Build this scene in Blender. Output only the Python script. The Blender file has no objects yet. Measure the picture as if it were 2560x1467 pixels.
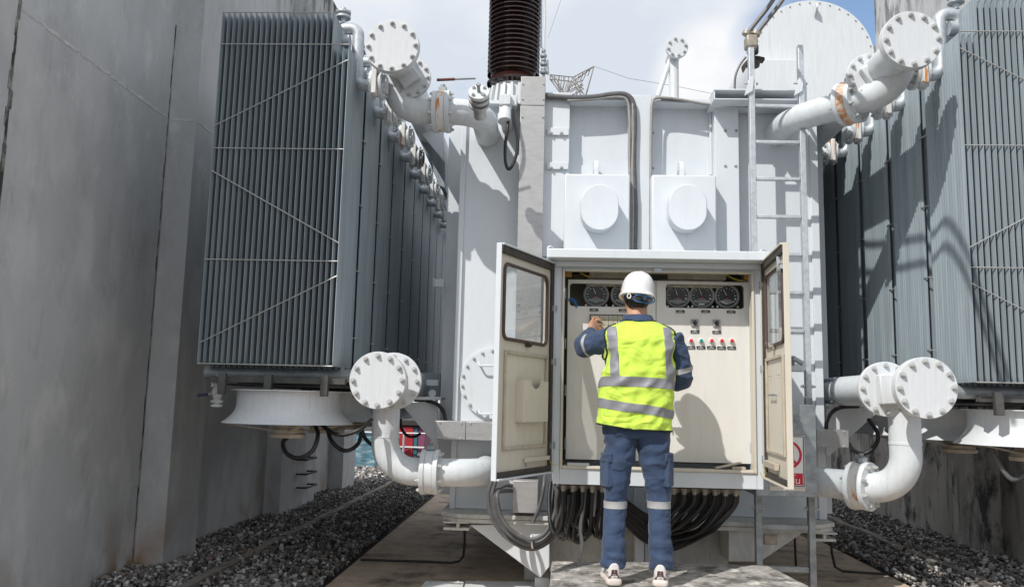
import bpy, bmesh, math, random
import numpy as np
from mathutils import Vector, Matrix, noise
random.seed(7)
PI = math.pi
scene = bpy.context.scene
C = scene.collection

# ---------------------------------------------------------------- camera
FPX, CX, CY, EYE = 2050.0, 1280.0, 733.5, 1.38
yw = Vector((87, -274, -2050)).normalized()
xw = Vector((1, -.0174, 0)); xw.z = -(xw.x*yw.x + xw.y*yw.y)/yw.z; xw.normalize()
zw = xw.cross(yw)
R3 = Matrix((xw, yw, zw))           # camera -> world
def ray(u, v):
    """view pixel (2541 wide reading of the photo) -> world direction"""
    d = Vector(((u*1.00748-CX)/FPX, -(v*1.00748-CY)/FPX, -1.0))
    return R3 @ d
def U(u, v, Y=None, X=None, Z=None):
    d = ray(u, v)
    if Y is not None: t = Y/d.y
    elif X is not None: t = X/d.x
    else: t = (Z-EYE)/d.z
    return Vector((d.x*t, d.y*t, EYE+d.z*t))
cam_d = bpy.data.cameras.new('camera'); cam = bpy.data.objects.new('camera', cam_d); C.objects.link(cam)
cam_d.sensor_width = 36; cam_d.lens = FPX/2560*36; cam_d.clip_end = 3000; cam_d.clip_start = .05
cam.matrix_world = Matrix.Translation((0, 0, EYE)) @ R3.to_4x4()
scene.camera = cam

# ---------------------------------------------------------------- materials
def mat(name, col, rough=.5, metal=0, noise_amt=0, nscale=6, stretch=(1,1,1), col2=None, bump=0, bscale=60, coat=0, spec=.5, streak=None, lo=.4, hi=.65):
    m = bpy.data.materials.new(name); m.use_nodes = True
    nt = m.node_tree; b = nt.nodes['Principled BSDF']; N = nt.nodes.new; L = nt.links.new
    b.inputs['Base Color'].default_value = (*col, 1); b.inputs['Roughness'].default_value = rough
    b.inputs['Metallic'].default_value = metal; b.inputs['Specular IOR Level'].default_value = spec
    if coat: b.inputs['Coat Weight'].default_value = coat
    tc = N('ShaderNodeNewGeometry')
    last = None
    if noise_amt or col2:
        mp = N('ShaderNodeMapping'); mp.inputs['Scale'].default_value = stretch; L(tc.outputs['Position'], mp.inputs[0])
        n = N('ShaderNodeTexNoise'); n.inputs['Scale'].default_value = nscale; n.inputs['Detail'].default_value = 8; n.inputs['Roughness'].default_value = .62
        L(mp.outputs[0], n.inputs[0])
        r = N('ShaderNodeMapRange'); r.inputs[1].default_value = lo; r.inputs[2].default_value = hi; L(n.outputs[0], r.inputs[0])
        mx = N('ShaderNodeMix'); mx.data_type = 'RGBA'
        c2 = col2 if col2 else tuple(c*(1-noise_amt) for c in col)
        mx.inputs[6].default_value = (*col, 1); mx.inputs[7].default_value = (*c2, 1)
        L(r.outputs[0], mx.inputs[0]); last = mx.outputs[2]
        rr = N('ShaderNodeMapRange'); rr.inputs[3].default_value = max(.05, rough-.08); rr.inputs[4].default_value = min(1, rough+.12); L(n.outputs[0], rr.inputs[0]); L(rr.outputs[0], b.inputs['Roughness'])
    if streak:
        # (colour, stretch, scale, lo, hi) a second layer with its own shape
        for (sc, st, ss, s0, s1) in streak:
            mp = N('ShaderNodeMapping'); mp.inputs['Scale'].default_value = st; L(tc.outputs['Position'], mp.inputs[0])
            n = N('ShaderNodeTexNoise'); n.inputs['Scale'].default_value = ss; n.inputs['Detail'].default_value = 10; n.inputs['Roughness'].default_value = .7
            L(mp.outputs[0], n.inputs[0])
            r = N('ShaderNodeMapRange'); r.inputs[1].default_value = s0; r.inputs[2].default_value = s1; L(n.outputs[0], r.inputs[0])
            mx = N('ShaderNodeMix'); mx.data_type = 'RGBA'; mx.inputs[7].default_value = (*sc, 1)
            if last is None: mx.inputs[6].default_value = (*col, 1)
            else: L(last, mx.inputs[6])
            L(r.outputs[0], mx.inputs[0]); last = mx.outputs[2]
    if last is not None: L(last, b.inputs['Base Color'])
    if bump:
        n = N('ShaderNodeTexNoise'); n.inputs['Scale'].default_value = bscale; n.inputs['Detail'].default_value = 6; L(tc.outputs['Position'], n.inputs[0])
        bp = N('ShaderNodeBump'); bp.inputs['Strength'].default_value = bump; bp.inputs['Distance'].default_value = .01
        L(n.outputs[0], bp.inputs['Height']); L(bp.outputs[0], b.inputs['Normal'])
    return m
M = {}
WH = (.645, .685, .72)
M['paint'] = mat('tank paint', WH, .40, 0, .04, 3, (3, 3, .8), bump=.06, bscale=18, streak=[((.55,.56,.55), (7,7,.5), 3, .60, .85), ((.45,.40,.33), (5,5,1.2), 7, .70, .76)])
M['paint_cap'] = mat('cap paint', (.655,.68,.70), .42, 0, .08, 7, (8, 8, .6), bump=.09, bscale=24, streak=[((.52,.51,.48),(8,8,.4),4,.58,.78), ((.42,.30,.19),(3,3,1.4),8,.725,.76)])
M['pipe'] = mat('pipe paint', (.65,.685,.71), .40, 0, .10, 9, (3,3,1), bump=.12, bscale=22, streak=[((.50,.49,.45),(6,6,.8),5,.58,.76), ((.42,.30,.19),(3,3,1.2),8,.71,.75)])
M['dirty'] = mat('weathered paint', (.58,.59,.57), .55, 0, .25, 7, (2,2,1), bump=.1, bscale=40, streak=[((.30,.27,.22), (6,6,1.2), 5, .56, .8)])
M['fin'] = mat('radiator paint', (.31,.365,.40), .42, 0, .26, 3, (5, 5, .3), bump=.04, bscale=50, streak=[((.38,.41,.43), (14,14,.3), 5, .58, .85)])
M['rod'] = mat('rod steel', (.50,.50,.48), .45, .5, .2, 20)
M['steel'] = mat('stainless sheet', (.46,.455,.45), .42, .55, .15, 9, (1,1,2.5), bump=.03, bscale=15)
M['galv'] = mat('galvanised steel', (.56,.60,.63), .45, .45, .22, 30, bump=.06, bscale=70)
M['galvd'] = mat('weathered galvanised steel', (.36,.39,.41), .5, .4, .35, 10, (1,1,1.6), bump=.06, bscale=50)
M['bolt'] = mat('bolt', (.60,.61,.60), .4, .4, .2, 40)
M['rust'] = mat('rusty ring', (.52,.22,.07), .75, 0, 0, 14, (1,1,3), (.72,.66,.58), bump=.2, bscale=80)
M['rustw'] = mat('white ring with rust', (.72,.72,.70), .55, 0, 0, 5, (4.5,4.5,.7), (.55,.23,.06), bump=.1, bscale=80, lo=.55, hi=.62)
M['brass'] = mat('dull brass', (.40,.36,.30), .5, .4, .3, 30)
M['dirtyd'] = mat('dark soiled steel', (.10,.10,.095), .6, .2, .4, 10)
M['cream'] = mat('cream enamel', (.63,.585,.495), .38, 0, .06, 5, (4,4,.5), bump=.03, bscale=20, streak=[((.50,.43,.32), (8,8,.5), 4, .62, .85)])
M['creamd'] = mat('soiled cream enamel', (.52,.46,.37), .5, 0, .25, 8, (2,2,1), bump=.05, bscale=40, streak=[((.20,.13,.08), (5,5,3), 7, .56, .75)])
M['panel'] = mat('panel enamel', (.74,.72,.68), .35, 0, .05, 4, (4,4,.6), bump=.02, bscale=20, streak=[((.66,.61,.52),(5,5,.5),3,.54,.78)])
M['seal'] = mat('rubber seal', (.06,.052,.045), .7, 0, .4, 30, bump=.2, bscale=90)
M['brownseal'] = mat('window gasket', (.085,.055,.045), .55, 0, .2, 30)
M['rubber'] = mat('black hose', (.018,.018,.02), .42, 0, .3, 30, bump=.05, bscale=90)
M['hose'] = mat('grey hose', (.115,.115,.12), .45, 0, .3, 20, bump=.1, bscale=160)
M['hosel'] = mat('pale conduit', (.33,.32,.31), .45, .2, .2, 20, bump=.35, bscale=240)
M['dark'] = mat('dark interior', (.03,.028,.025), .7)
M['olive'] = mat('gauge backboard', (.16,.145,.10), .6, 0, .3, 10)
M['black'] = mat('black plastic', (.012,.012,.013), .3)
M['tag'] = mat('black name tag', (.02,.02,.03), .35)
M['white'] = mat('white plastic', (.80,.80,.79), .35)
M['greyp'] = mat('grey plastic', (.32,.32,.32), .4)
M['dial'] = mat('dial face', (.018,.018,.02), .35)
M['mark'] = mat('dial marking', (.62,.62,.60), .5)
M['red'] = mat('red lens', (.70,.015,.025), .25, coat=.5)
M['teal'] = mat('teal lens', (.0,.30,.26), .25, coat=.5)
M['blue'] = mat('blue plastic', (.02,.16,.42), .4)
M['yellow'] = mat('yellow wire', (.55,.42,.02), .5)
M['amber'] = mat('amber lamp', (.62,.30,.05), .35)
M['annun'] = mat('annunciator lens', (.58,.55,.42), .35, 0, .12, 8)
M['porc'] = mat('brown porcelain', (.035,.013,.011), .12, 0, .2, 12, coat=.6)
M['concrete'] = mat('shuttered concrete', (.53,.54,.545), .85, 0, .20, 1.1, (1,1,.6), bump=.25, bscale=30, lo=.35, hi=.7,
    streak=[((.42,.425,.425), (2.2,2.2,.8), 2.2, .52, .66), ((.36,.355,.345), (4,4,.5), 3, .63, .74), ((.10,.095,.085), (2.2,2.2,.8), 3.4, .69, .74), ((.59,.60,.60),(1.5,1.5,.9),2.2,.55,.68), ((.25,.245,.24),(1,1,1),46,.66,.72)])
def local_stain(m, col, zlo, zhi, scale, n0, n1, stretch=(1,1,1)):
    nt = m.node_tree; N = nt.nodes.new; L = nt.links.new; b = nt.nodes['Principled BSDF']; src = b.inputs['Base Color'].links[0].from_socket
    g = N('ShaderNodeNewGeometry'); sx = N('ShaderNodeSeparateXYZ'); L(g.outputs['Position'], sx.inputs[0])
    zr_ = N('ShaderNodeMapRange'); zr_.inputs[1].default_value = zlo; zr_.inputs[2].default_value = zhi; L(sx.outputs[2], zr_.inputs[0])
    mp = N('ShaderNodeMapping'); mp.inputs['Scale'].default_value = stretch; L(g.outputs['Position'], mp.inputs[0])
    n = N('ShaderNodeTexNoise'); n.inputs['Scale'].default_value = scale; n.inputs['Detail'].default_value = 7; L(mp.outputs[0], n.inputs[0])
    r = N('ShaderNodeMapRange'); r.inputs[1].default_value = n0; r.inputs[2].default_value = n1; L(n.outputs[0], r.inputs[0])
    ml = N('ShaderNodeMath'); ml.operation = 'MULTIPLY'; L(zr_.outputs[0], ml.inputs[0]); L(r.outputs[0], ml.inputs[1])
    mx = N('ShaderNodeMix'); mx.data_type = 'RGBA'; mx.inputs[7].default_value = (*col,1); L(ml.outputs[0], mx.inputs[0]); L(src, mx.inputs[6]); L(mx.outputs[2], b.inputs['Base Color'])
local_stain(M['concrete'], (.30,.19,.11), .6, .05, 1.3, .54, .70)           # rusty damp near the ground
local_stain(M['concrete'], (.06,.055,.05), 5.6, 6.9, 3.2, .47, .60, (2.2,2.2,.7))   # mould under the coping
local_stain(M['concrete'], (.61,.61,.605), 4.6, 2.2, 1.6, .53, .68, (1.6,1.6,.8))    # paler trowelled patches
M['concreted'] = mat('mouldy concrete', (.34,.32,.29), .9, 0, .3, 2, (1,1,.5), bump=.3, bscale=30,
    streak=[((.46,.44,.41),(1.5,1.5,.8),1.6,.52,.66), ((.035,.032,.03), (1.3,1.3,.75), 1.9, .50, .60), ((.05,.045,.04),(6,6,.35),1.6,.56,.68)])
M['joint'] = mat('joint mould', (.05,.047,.042), .95, 0, 0, 6, (2,2,.8), (.33,.32,.30), lo=.45, hi=.6)
M['ridge'] = mat('cement ridge', (.62,.615,.61), .9, 0, .3, 8, bump=.3, bscale=60)
M['plinth'] = mat('weathered plinth', (.43,.41,.38), .9, 0, .45, 14, (1,1,1), bump=.6, bscale=70, lo=.40, hi=.62,
    streak=[((.10,.095,.085), (1,1.1,1), 6, .49, .60), ((.66,.63,.58),(1,1.1,1),7,.56,.66), ((.05,.048,.043),(1,1,1),42,.60,.72)])
M['slab'] = mat('stained slab', (.58,.46,.345), .85, 0, .3, 5, bump=.25, bscale=60, streak=[((.08,.06,.05), (1,1,1), 1.5, .52, .66), ((.12,.09,.07), (1,1,1), 9, .60, .75)])
M['earth'] = mat('dark earth', (.05,.045,.04), .95, 0, .4, 14, bump=.5, bscale=50)
M['kerb'] = mat('kerb concrete', (.22,.195,.17), .9, 0, .35, 5, bump=.4, bscale=40)
M['plate'] = mat('pale cover plate', (.70,.71,.70), .45, 0, .1, 5)
M['bwhite'] = mat('hard hat shell', (.76,.76,.755), .28, coat=.3, noise_amt=.04, nscale=20)
M['hair'] = mat('black hair', (.012,.010,.009), .42, 0, .5, 60, (3,3,.5), bump=.6, bscale=180)
M['skin'] = mat('skin', (.56,.315,.205), .5, 0, .12, 14, bump=.08, bscale=120, spec=.35)
M['skin'].node_tree.nodes['Principled BSDF'].inputs['Subsurface Weight'].default_value = .08
def cloth(name, col, amt=.15, crease=.7):
    m = mat(name, col, .8, 0, amt, 12, bump=.12, bscale=300)
    nt = m.node_tree; N = nt.nodes.new; L = nt.links.new; b = nt.nodes['Principled BSDF']; old = b.inputs['Normal'].links[0].from_node
    g = N('ShaderNodeNewGeometry'); h = None
    for st, sc, w_ in (((1.0,1.0,.6), 4.2, 1.0), ((.6,1,1.2), 8.5, .45)):   # soft creases of worn cloth
        mp = N('ShaderNodeMapping'); mp.inputs['Scale'].default_value = st; mp.inputs['Rotation'].default_value = (.2,.6*w_,.3); L(g.outputs['Position'], mp.inputs[0])
        n = N('ShaderNodeTexNoise'); n.inputs['Scale'].default_value = sc; n.inputs['Detail'].default_value = 1.2; n.inputs['Distortion'].default_value = .7; L(mp.outputs[0], n.inputs[0])
        s1 = N('ShaderNodeMath'); s1.operation = 'SUBTRACT'; s1.inputs[1].default_value = .5; L(n.outputs[0], s1.inputs[0]); s2 = N('ShaderNodeMath'); s2.operation = 'ABSOLUTE'; L(s1.outputs[0], s2.inputs[0])
        s3 = N('ShaderNodeMath'); s3.operation = 'MULTIPLY'; s3.inputs[1].default_value = w_; L(s2.outputs[0], s3.inputs[0])
        if h is None: h = s3
        else:
            s4 = N('ShaderNodeMath'); s4.operation = 'ADD'; L(h.outputs[0], s4.inputs[0]); L(s3.outputs[0], s4.inputs[1]); h = s4
    bp = N('ShaderNodeBump'); bp.inputs['Strength'].default_value = crease; bp.inputs['Distance'].default_value = .075; L(h.outputs[0], bp.inputs['Height']); L(old.outputs[0], bp.inputs['Normal']); L(bp.outputs[0], b.inputs['Normal'])
    b.inputs['Sheen Weight'].default_value = .12; b.inputs['Specular IOR Level'].default_value = .25
    return m
M['navy'] = cloth('navy workwear', (.043,.069,.130))
M['navyd'] = cloth('navy seam', (.03,.045,.085))
M['lime'] = cloth('lime vest', (.56,.77,.095), .06, .95)
M['refl'] = mat('reflective tape', (.245,.25,.275), .5, .1, .1, 14, bump=.05, bscale=200)
M['refll'] = mat('pale reflective tape', (.36,.36,.36), .55, 0, .12, 14, bump=.05, bscale=200)
M['trim'] = cloth('dark green binding', (.012,.018,.014))
M['shoe'] = mat('shoe knit', (.68,.65,.63), .7, 0, .1, 30, bump=.3, bscale=250)
M['sole'] = mat('shoe sole', (.66,.58,.53), .6, 0, .15, 20)
M['shoeb'] = mat('plum heel', (.10,.045,.05), .6, 0, .2, 30)
M['ink'] = mat('ink', (.03,.04,.05), .6)
M['contred'] = mat('red container', (.42,.028,.04), .5, 0, .15, 5)
M['contteal'] = mat('teal panel', (.04,.16,.20), .5, 0, .2, 5)
M['contplum'] = mat('plum panel', (.22,.07,.13), .5, 0, .2, 5)
M['net'] = mat('blue shade net', (.06,.17,.225), .8, 0, 0, 3.2, (1,1,6), (.30,.40,.44), bump=.5, bscale=30, lo=.42, hi=.62)
M['signw'] = mat('sign white', (.78,.78,.76), .35)
M['signr'] = mat('sign red', (.55,.015,.04), .35)
M['signb'] = mat('sign black', (.02,.022,.035), .35)
M['tower'] = mat('tower steel', (.33,.31,.285), .6, .3, .3, 2)
M['wire'] = mat('line wire', (.30,.31,.33), .5, .3)
M['conductor'] = mat('grey conductor', (.17,.165,.16), .45, .35, .15, 30)

def glass_mat():
    m = bpy.data.materials.new('window glass'); m.use_nodes = True; nt = m.node_tree; nt.nodes.clear()
    N = nt.nodes.new; L = nt.links.new
    o = N('ShaderNodeOutputMaterial'); t = N('ShaderNodeBsdfTransparent'); t.inputs[0].default_value = (.95,.965,.965,1)
    g = N('ShaderNodeBsdfGlossy'); g.inputs['Roughness'].default_value = .02
    d = N('ShaderNodeBsdfDiffuse'); d.inputs[0].default_value = (.6,.6,.58,1)
    lwt = N('ShaderNodeLayerWeight'); lwt.inputs[0].default_value = .5; pw = N('ShaderNodeMath'); pw.operation = 'POWER'; pw.inputs[1].default_value = 4; L(lwt.outputs['Facing'], pw.inputs[0]); f = N('ShaderNodeMapRange'); f.inputs[3].default_value = .06; f.inputs[4].default_value = .7; L(pw.outputs[0], f.inputs[0])
    m1 = N('ShaderNodeMixShader'); m1.inputs[0].default_value = .05; L(t.outputs[0], m1.inputs[1]); L(d.outputs[0], m1.inputs[2])
    m2 = N('ShaderNodeMixShader'); L(f.outputs[0], m2.inputs[0]); L(m1.outputs[0], m2.inputs[1]); L(g.outputs[0], m2.inputs[2])
    L(m2.outputs[0], o.inputs[0]); return m
M['glass'] = glass_mat()
def stone_mat(name, bright):
    m = bpy.data.materials.new(name); m.use_nodes = True; nt = m.node_tree; b = nt.nodes['Principled BSDF']; N = nt.nodes.new; L = nt.links.new
    g = N('ShaderNodeNewGeometry'); cr = N('ShaderNodeValToRGB'); e = cr.color_ramp.elements
    cols = [(0,(.06,.056,.052)),(.3,(.12,.112,.105)),(.5,(.25,.24,.23)),(.68,(.20,.155,.125)),(.82,(.42,.41,.40)),(1,(.62,.61,.59))]
    e[0].position = 0; e[0].color = (*[c*bright for c in cols[0][1]],1); e[1].position = 1; e[1].color = (*[min(.7,c*bright) for c in cols[-1][1]],1)
    for p, c in cols[1:-1]:
        x = e.new(p); x.color = (*[c_*bright for c_ in c],1)
    L(g.outputs['Random Per Island'], cr.inputs[0]); 
    n = N('ShaderNodeTexNoise'); n.inputs['Scale'].default_value = 45; n.inputs['Detail'].default_value = 5; L(g.outputs['Position'], n.inputs[0])
    mx = N('ShaderNodeMix'); mx.data_type='RGBA'; mx.blend_type='MULTIPLY'; mx.inputs[0].default_value=.5; L(cr.outputs[0], mx.inputs[6]); L(n.outputs[0], mx.inputs[7])
    L(mx.outputs[2], b.inputs['Base Color']); b.inputs['Roughness'].default_value = .85
    bp = N('ShaderNodeBump'); bp.inputs['Strength'].default_value=.4; bp.inputs['Distance'].default_value=.01; L(n.outputs[0], bp.inputs['Height']); L(bp.outputs[0], b.inputs['Normal'])
    return m
M['stone'] = stone_mat('gravel stone', 1.3); M['stoneb'] = stone_mat('pale gravel stone', 1.45)

# ---------------------------------------------------------------- mesh builder
class MB:
    def __init__(s): s.v = []; s.f = []; s.m = []; s.cur = 0
    def add(s, verts, faces):
        o = len(s.v); s.v += [tuple(x) for x in verts]; s.f += [tuple(i+o for i in f) for f in faces]; s.m += [s.cur]*len(faces); return s
    def box(s, x0, x1, y0, y1, z0, z1):
        if x0>x1: x0,x1=x1,x0
        if y0>y1: y0,y1=y1,y0
        if z0>z1: z0,z1=z1,z0
        return s.add([(x0,y0,z0),(x1,y0,z0),(x1,y1,z0),(x0,y1,z0),(x0,y0,z1),(x1,y0,z1),(x1,y1,z1),(x0,y1,z1)],
              [(3,2,1,0),(4,5,6,7),(0,1,5,4),(1,2,6,5),(2,3,7,6),(3,0,4,7)])
    def prism(s, pts, d):
        """closed polygon pts (3D) swept by vector d"""
        n = len(pts); d = Vector(d); a = [Vector(p) for p in pts]
        nr = Vector((0,0,0))
        for i in range(n): nr += a[i].cross(a[(i+1)%n])
        if nr.dot(d) > 0: a.reverse()
        b = [p+d for p in a]
        fs = [tuple(range(n)), tuple(range(2*n-1, n-1, -1))]
        for i in range(n):
            j = (i+1)%n; fs.append((j, i, n+i, n+j))
        return s.add(a+b, fs)
    def ring_frame(s, t):
        t = Vector(t).normalized(); h = Vector((0,0,1)) if abs(t.z) < .9 else Vector((1,0,0))
        a = t.cross(h).normalized(); return a, a.cross(t)
    def tube(s, path, r, n=12, cap=True, closed=False):
        P = [Vector(p) for p in path]; k = len(P); rs = r if isinstance(r, (list, tuple)) else [r]*k
        vs = []; prev = None
        for i, p in enumerate(P):
            if closed: t = P[(i+1)%k]-P[i-1]
            else: t = P[min(i+1,k-1)]-P[max(i-1,0)]
            t = t.normalized()
            if prev is None: a, b = s.ring_frame(t)
            else:
                a = prev - t*prev.dot(t); a.normalize(); b = a.cross(t)
            prev = a
            for j in range(n):
                w = 2*PI*j/n; vs.append(p + a*(rs[i]*math.cos(w)) + b*(rs[i]*math.sin(w)))
        fs = []
        for i in range(k if closed else k-1):
            i2 = (i+1)%k
            for j in range(n):
                j2 = (j+1)%n; fs.append((i*n+j, i2*n+j, i2*n+j2, i*n+j2))
        if cap and not closed: fs += [tuple(range(n)), tuple((k-1)*n+j for j in range(n-1,-1,-1))]
        return s.add(vs, fs)
    def cyl(s, p0, p1, r, n=24, r1=None):
        return s.tube([p0, p1], [r, r if r1 is None else r1], n)
    def lathe(s, prof, org, axis=(0,0,1), n=48, closed=False):
        """prof: list of (radius, height along axis)"""
        ax = Vector(axis).normalized(); a, b = s.ring_frame(ax); org = Vector(org); vs = []; k = len(prof)
        for (r, h) in prof:
            for j in range(n):
                w = 2*PI*j/n; vs.append(org + ax*h + a*(r*math.cos(w)) + b*(r*math.sin(w)))
        fs = []
        for i in range(k if closed else k-1):
            i2 = (i+1)%k
            for j in range(n):
                j2 = (j+1)%n; fs.append((i*n+j, i2*n+j, i2*n+j2, i*n+j2))
        if not closed:
            fs += [tuple(range(n)), tuple((k-1)*n+j for j in range(n-1,-1,-1))]
        return s.add(vs, fs)
    def loft(s, rings):
        n = len(rings[0]); vs = [p for r in rings for p in r]; fs = []
        for i in range(len(rings)-1):
            for j in range(n):
                j2 = (j+1)%n; fs.append((i*n+j, i*n+j2, (i+1)*n+j2, (i+1)*n+j))
        k = len(rings); fs += [tuple(range(n-1,-1,-1)), tuple((k-1)*n+j for j in range(n))]
        return s.add(vs, fs)
    def xf(s, mtx):
        s.v = [tuple(mtx @ Vector(p)) for p in s.v]; return s
    def hexbolt(s, p, ax, r=.012, h=.014):
        ax = Vector(ax).normalized(); p = Vector(p)
        s.tube([p, p+ax*h], r, 6); s.tube([p+ax*(h), p+ax*(h*1.7)], r*.55, 8); return s
    def build(s, name, mats, parent=None, bevel=0, angle=32, seg=2, recalc=True):
        me = bpy.data.meshes.new(name)
        off = Vector(parent_loc(parent)) if parent else Vector((0,0,0))
        me.from_pydata([tuple(Vector(p)-off) for p in s.v], [], s.f)
        if not isinstance(mats, (list, tuple)): mats = [mats]
        for m_ in mats: me.materials.append(m_)
        if any(s.m): me.polygons.foreach_set('material_index', s.m)
        if recalc:
            bm = bmesh.new(); bm.from_mesh(me); bmesh.ops.recalc_face_normals(bm, faces=bm.faces); bm.to_mesh(me); bm.free()
        me.polygons.foreach_set('use_smooth', [True]*len(me.polygons)); me.set_sharp_from_angle(angle=math.radians(angle)); me.update()
        o = bpy.data.objects.new(name, me); C.objects.link(o)
        if parent: o.parent = parent
        if bevel:
            b = o.modifiers.new('b', 'BEVEL'); b.width = bevel; b.segments = seg; b.limit_method = 'ANGLE'; b.angle_limit = math.radians(40); b.harden_normals = False
        return o
def parent_loc(p):
    l = Vector((0,0,0))
    while p is not None: l += p.location; p = p.parent
    return l
def tag(o, label=None, cat=None, group=None, kind=None):
    if label: o['label'] = label
    if cat: o['category'] = cat
    if group: o['group'] = group
    if kind: o['kind'] = kind
    return o
def thing(name, loc, label, cat, group=None):
    o = bpy.data.objects.new(name, None); C.objects.link(o); o.location = loc; o.empty_display_size = .1
    return tag(o, label, cat, group)
def copy_tree(o, parent=None):
    c = o.copy(); C.objects.link(c)
    if parent: c.parent = parent
    for ch in [x for x in C.objects if x.parent is o and x is not c]: copy_tree(ch, c)
    return c
def bez(p0, p1, p2, p3, n=16):
    p0,p1,p2,p3 = map(Vector, (p0,p1,p2,p3))
    return [p0*(1-t)**3+p1*3*t*(1-t)**2+p2*3*t*t*(1-t)+p3*t**3 for t in [i/n for i in range(n+1)]]
def smooth_path(pts, n=8):
    P = [Vector(p) for p in pts]; Q = [P[0]*2-P[1]]+P+[P[-1]*2-P[-2]]; out = []
    for i in range(1, len(Q)-2):
        for k in range(n):
            t = k/n; a,b,c,d = Q[i-1],Q[i],Q[i+1],Q[i+2]
            out.append(.5*((2*b)+(c-a)*t+(2*a-5*b+4*c-d)*t*t+(3*b-a-3*c+d)*t**3))
    return out+[P[-1]]
def fillet(pts, r, n=8):
    """polyline with rounded corners"""
    P = [Vector(p) for p in pts]; out = [P[0]]
    for i in range(1, len(P)-1):
        a = (P[i-1]-P[i]); b = (P[i+1]-P[i]); rr = min(r, a.length*.95, b.length*.95); a.normalize(); b.normalize()
        s, e = P[i]+a*rr, P[i]+b*rr
        # circular-like: quadratic rational
        ang = a.angle(b); w = math.sin(ang/2)
        for k in range(n+1):
            t = k/n; den = (1-t)**2+2*w*t*(1-t)+t*t
            out.append((s*(1-t)**2+P[i]*(2*w*t*(1-t))+e*t*t)/den)
    return out+[P[-1]]
# ---------------------------------------------------------------- light
SUN = Vector((.47, .59, -.78)).normalized()
sd = bpy.data.lights.new('sun', 'SUN'); sd.energy = 3.9; sd.angle = math.radians(.53); sd.color = (1, .965, .915)
so = bpy.data.objects.new('sun', sd); C.objects.link(so); so.rotation_euler = SUN.to_track_quat('-Z', 'Y').to_euler(); so.location = (-5, -5, 12)
w = bpy.data.worlds.new('World'); scene.world = w; w.use_nodes = True
nt = w.node_tree; nt.nodes.clear(); N = nt.nodes.new; L = nt.links.new
out = N('ShaderNodeOutputWorld'); bg = N('ShaderNodeBackground'); sky = N('ShaderNodeTexSky'); sky.sky_type = 'NISHITA'; sky.sun_disc = False
sky.sun_elevation = math.asin(-SUN.z); sky.sun_rotation = math.atan2(-SUN.x, -SUN.y); sky.air_density = 1.0; sky.dust_density = 1.5
bg.inputs[1].default_value = .134
tc = N('ShaderNodeTexCoord'); mp = N('ShaderNodeMapping'); mp.inputs['Scale'].default_value = (1, 1, 1.7); mp.inputs['Location'].default_value = (.35, .1, .22)
L(tc.outputs['Generated'], mp.inputs[0])
n1 = N('ShaderNodeTexNoise'); n1.inputs['Scale'].default_value = 2.6; n1.inputs['Detail'].default_value = 9; n1.inputs['Roughness'].default_value = .55; L(mp.outputs[0], n1.inputs[0])
r1 = N('ShaderNodeMapRange'); r1.interpolation_type = 'SMOOTHSTEP'; r1.inputs[1].default_value = .22; r1.inputs[2].default_value = .42; L(n1.outputs[0], r1.inputs[0])
n2 = N('ShaderNodeTexNoise'); n2.inputs['Scale'].default_value = 3.4; n2.inputs['Detail'].default_value = 6; L(mp.outputs[0], n2.inputs[0])
cr = N('ShaderNodeMix'); cr.data_type = 'RGBA'; cr.inputs[6].default_value = (5.3, 5.75, 6.4, 1); cr.inputs[7].default_value = (7.2, 7.3, 7.5, 1)
r2 = N('ShaderNodeMapRange'); r2.inputs[1].default_value = .38; r2.inputs[2].default_value = .66; L(n2.outputs[0], r2.inputs[0]); L(r2.outputs[0], cr.inputs[0])
def lobe(u, v, c0, c1):
    d = ray(u, v).normalized(); vm = N('ShaderNodeVectorMath'); vm.operation = 'DOT_PRODUCT'; vm.inputs[1].default_value = d
    nv = N('ShaderNodeVectorMath'); nv.operation = 'NORMALIZE'; L(tc.outputs['Generated'], nv.inputs[0]); L(nv.outputs[0], vm.inputs[0])
    m_ = N('ShaderNodeMapRange'); m_.interpolation_type = 'SMOOTHSTEP'; m_.inputs[1].default_value = c0; m_.inputs[2].default_value = c1; L(vm.outputs['Value'], m_.inputs[0]); return m_.outputs[0]
def math_(op, a, b):
    m_ = N('ShaderNodeMath'); m_.operation = op; m_.use_clamp = op != 'MULTIPLY'
    for i, x in enumerate((a, b)):
        if isinstance(x, float): m_.inputs[i].default_value = x
        else: L(x, m_.inputs[i])
    return m_.outputs[0]
# a gap in the cloud toward the upper right, a small one left of it, a bright cloud head between
gap = math_('MULTIPLY', lobe(2250, -20, .984, .9965), 1.0)
gap2 = math_('MULTIPLY', lobe(1885, 100, .9992, .9999), .4)
n3 = N('ShaderNodeTexNoise'); n3.inputs['Scale'].default_value = 9; n3.inputs['Detail'].default_value = 8; L(mp.outputs[0], n3.inputs[0])
r3 = N('ShaderNodeMapRange'); r3.inputs[1].default_value = .35; r3.inputs[2].default_value = .6; r3.inputs[3].default_value = .35; L(n3.outputs[0], r3.inputs[0])
gap2 = math_('MULTIPLY', gap2, r3.outputs[0])
cl = math_('SUBTRACT', math_('SUBTRACT', r1.outputs[0], gap), gap2)
head = math_('MULTIPLY', lobe(1775, 200, .9968, .9990), r3.outputs[0])
cr2 = N('ShaderNodeMix'); cr2.data_type = 'RGBA'; L(head, cr2.inputs[0]); L(cr.outputs[2], cr2.inputs[6]); cr2.inputs[7].default_value = (7.3, 7.35, 7.45, 1); cr = cr2
mx = N('ShaderNodeMix'); mx.data_type = 'RGBA'; L(cl, mx.inputs[0]); sv = N('ShaderNodeVectorMath'); sv.operation = 'SCALE'; sv.inputs[3].default_value = 1.45; L(sky.outputs[0], sv.inputs[0]); L(sv.outputs[0], mx.inputs[6]); L(cr.outputs[2], mx.inputs[7])
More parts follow.
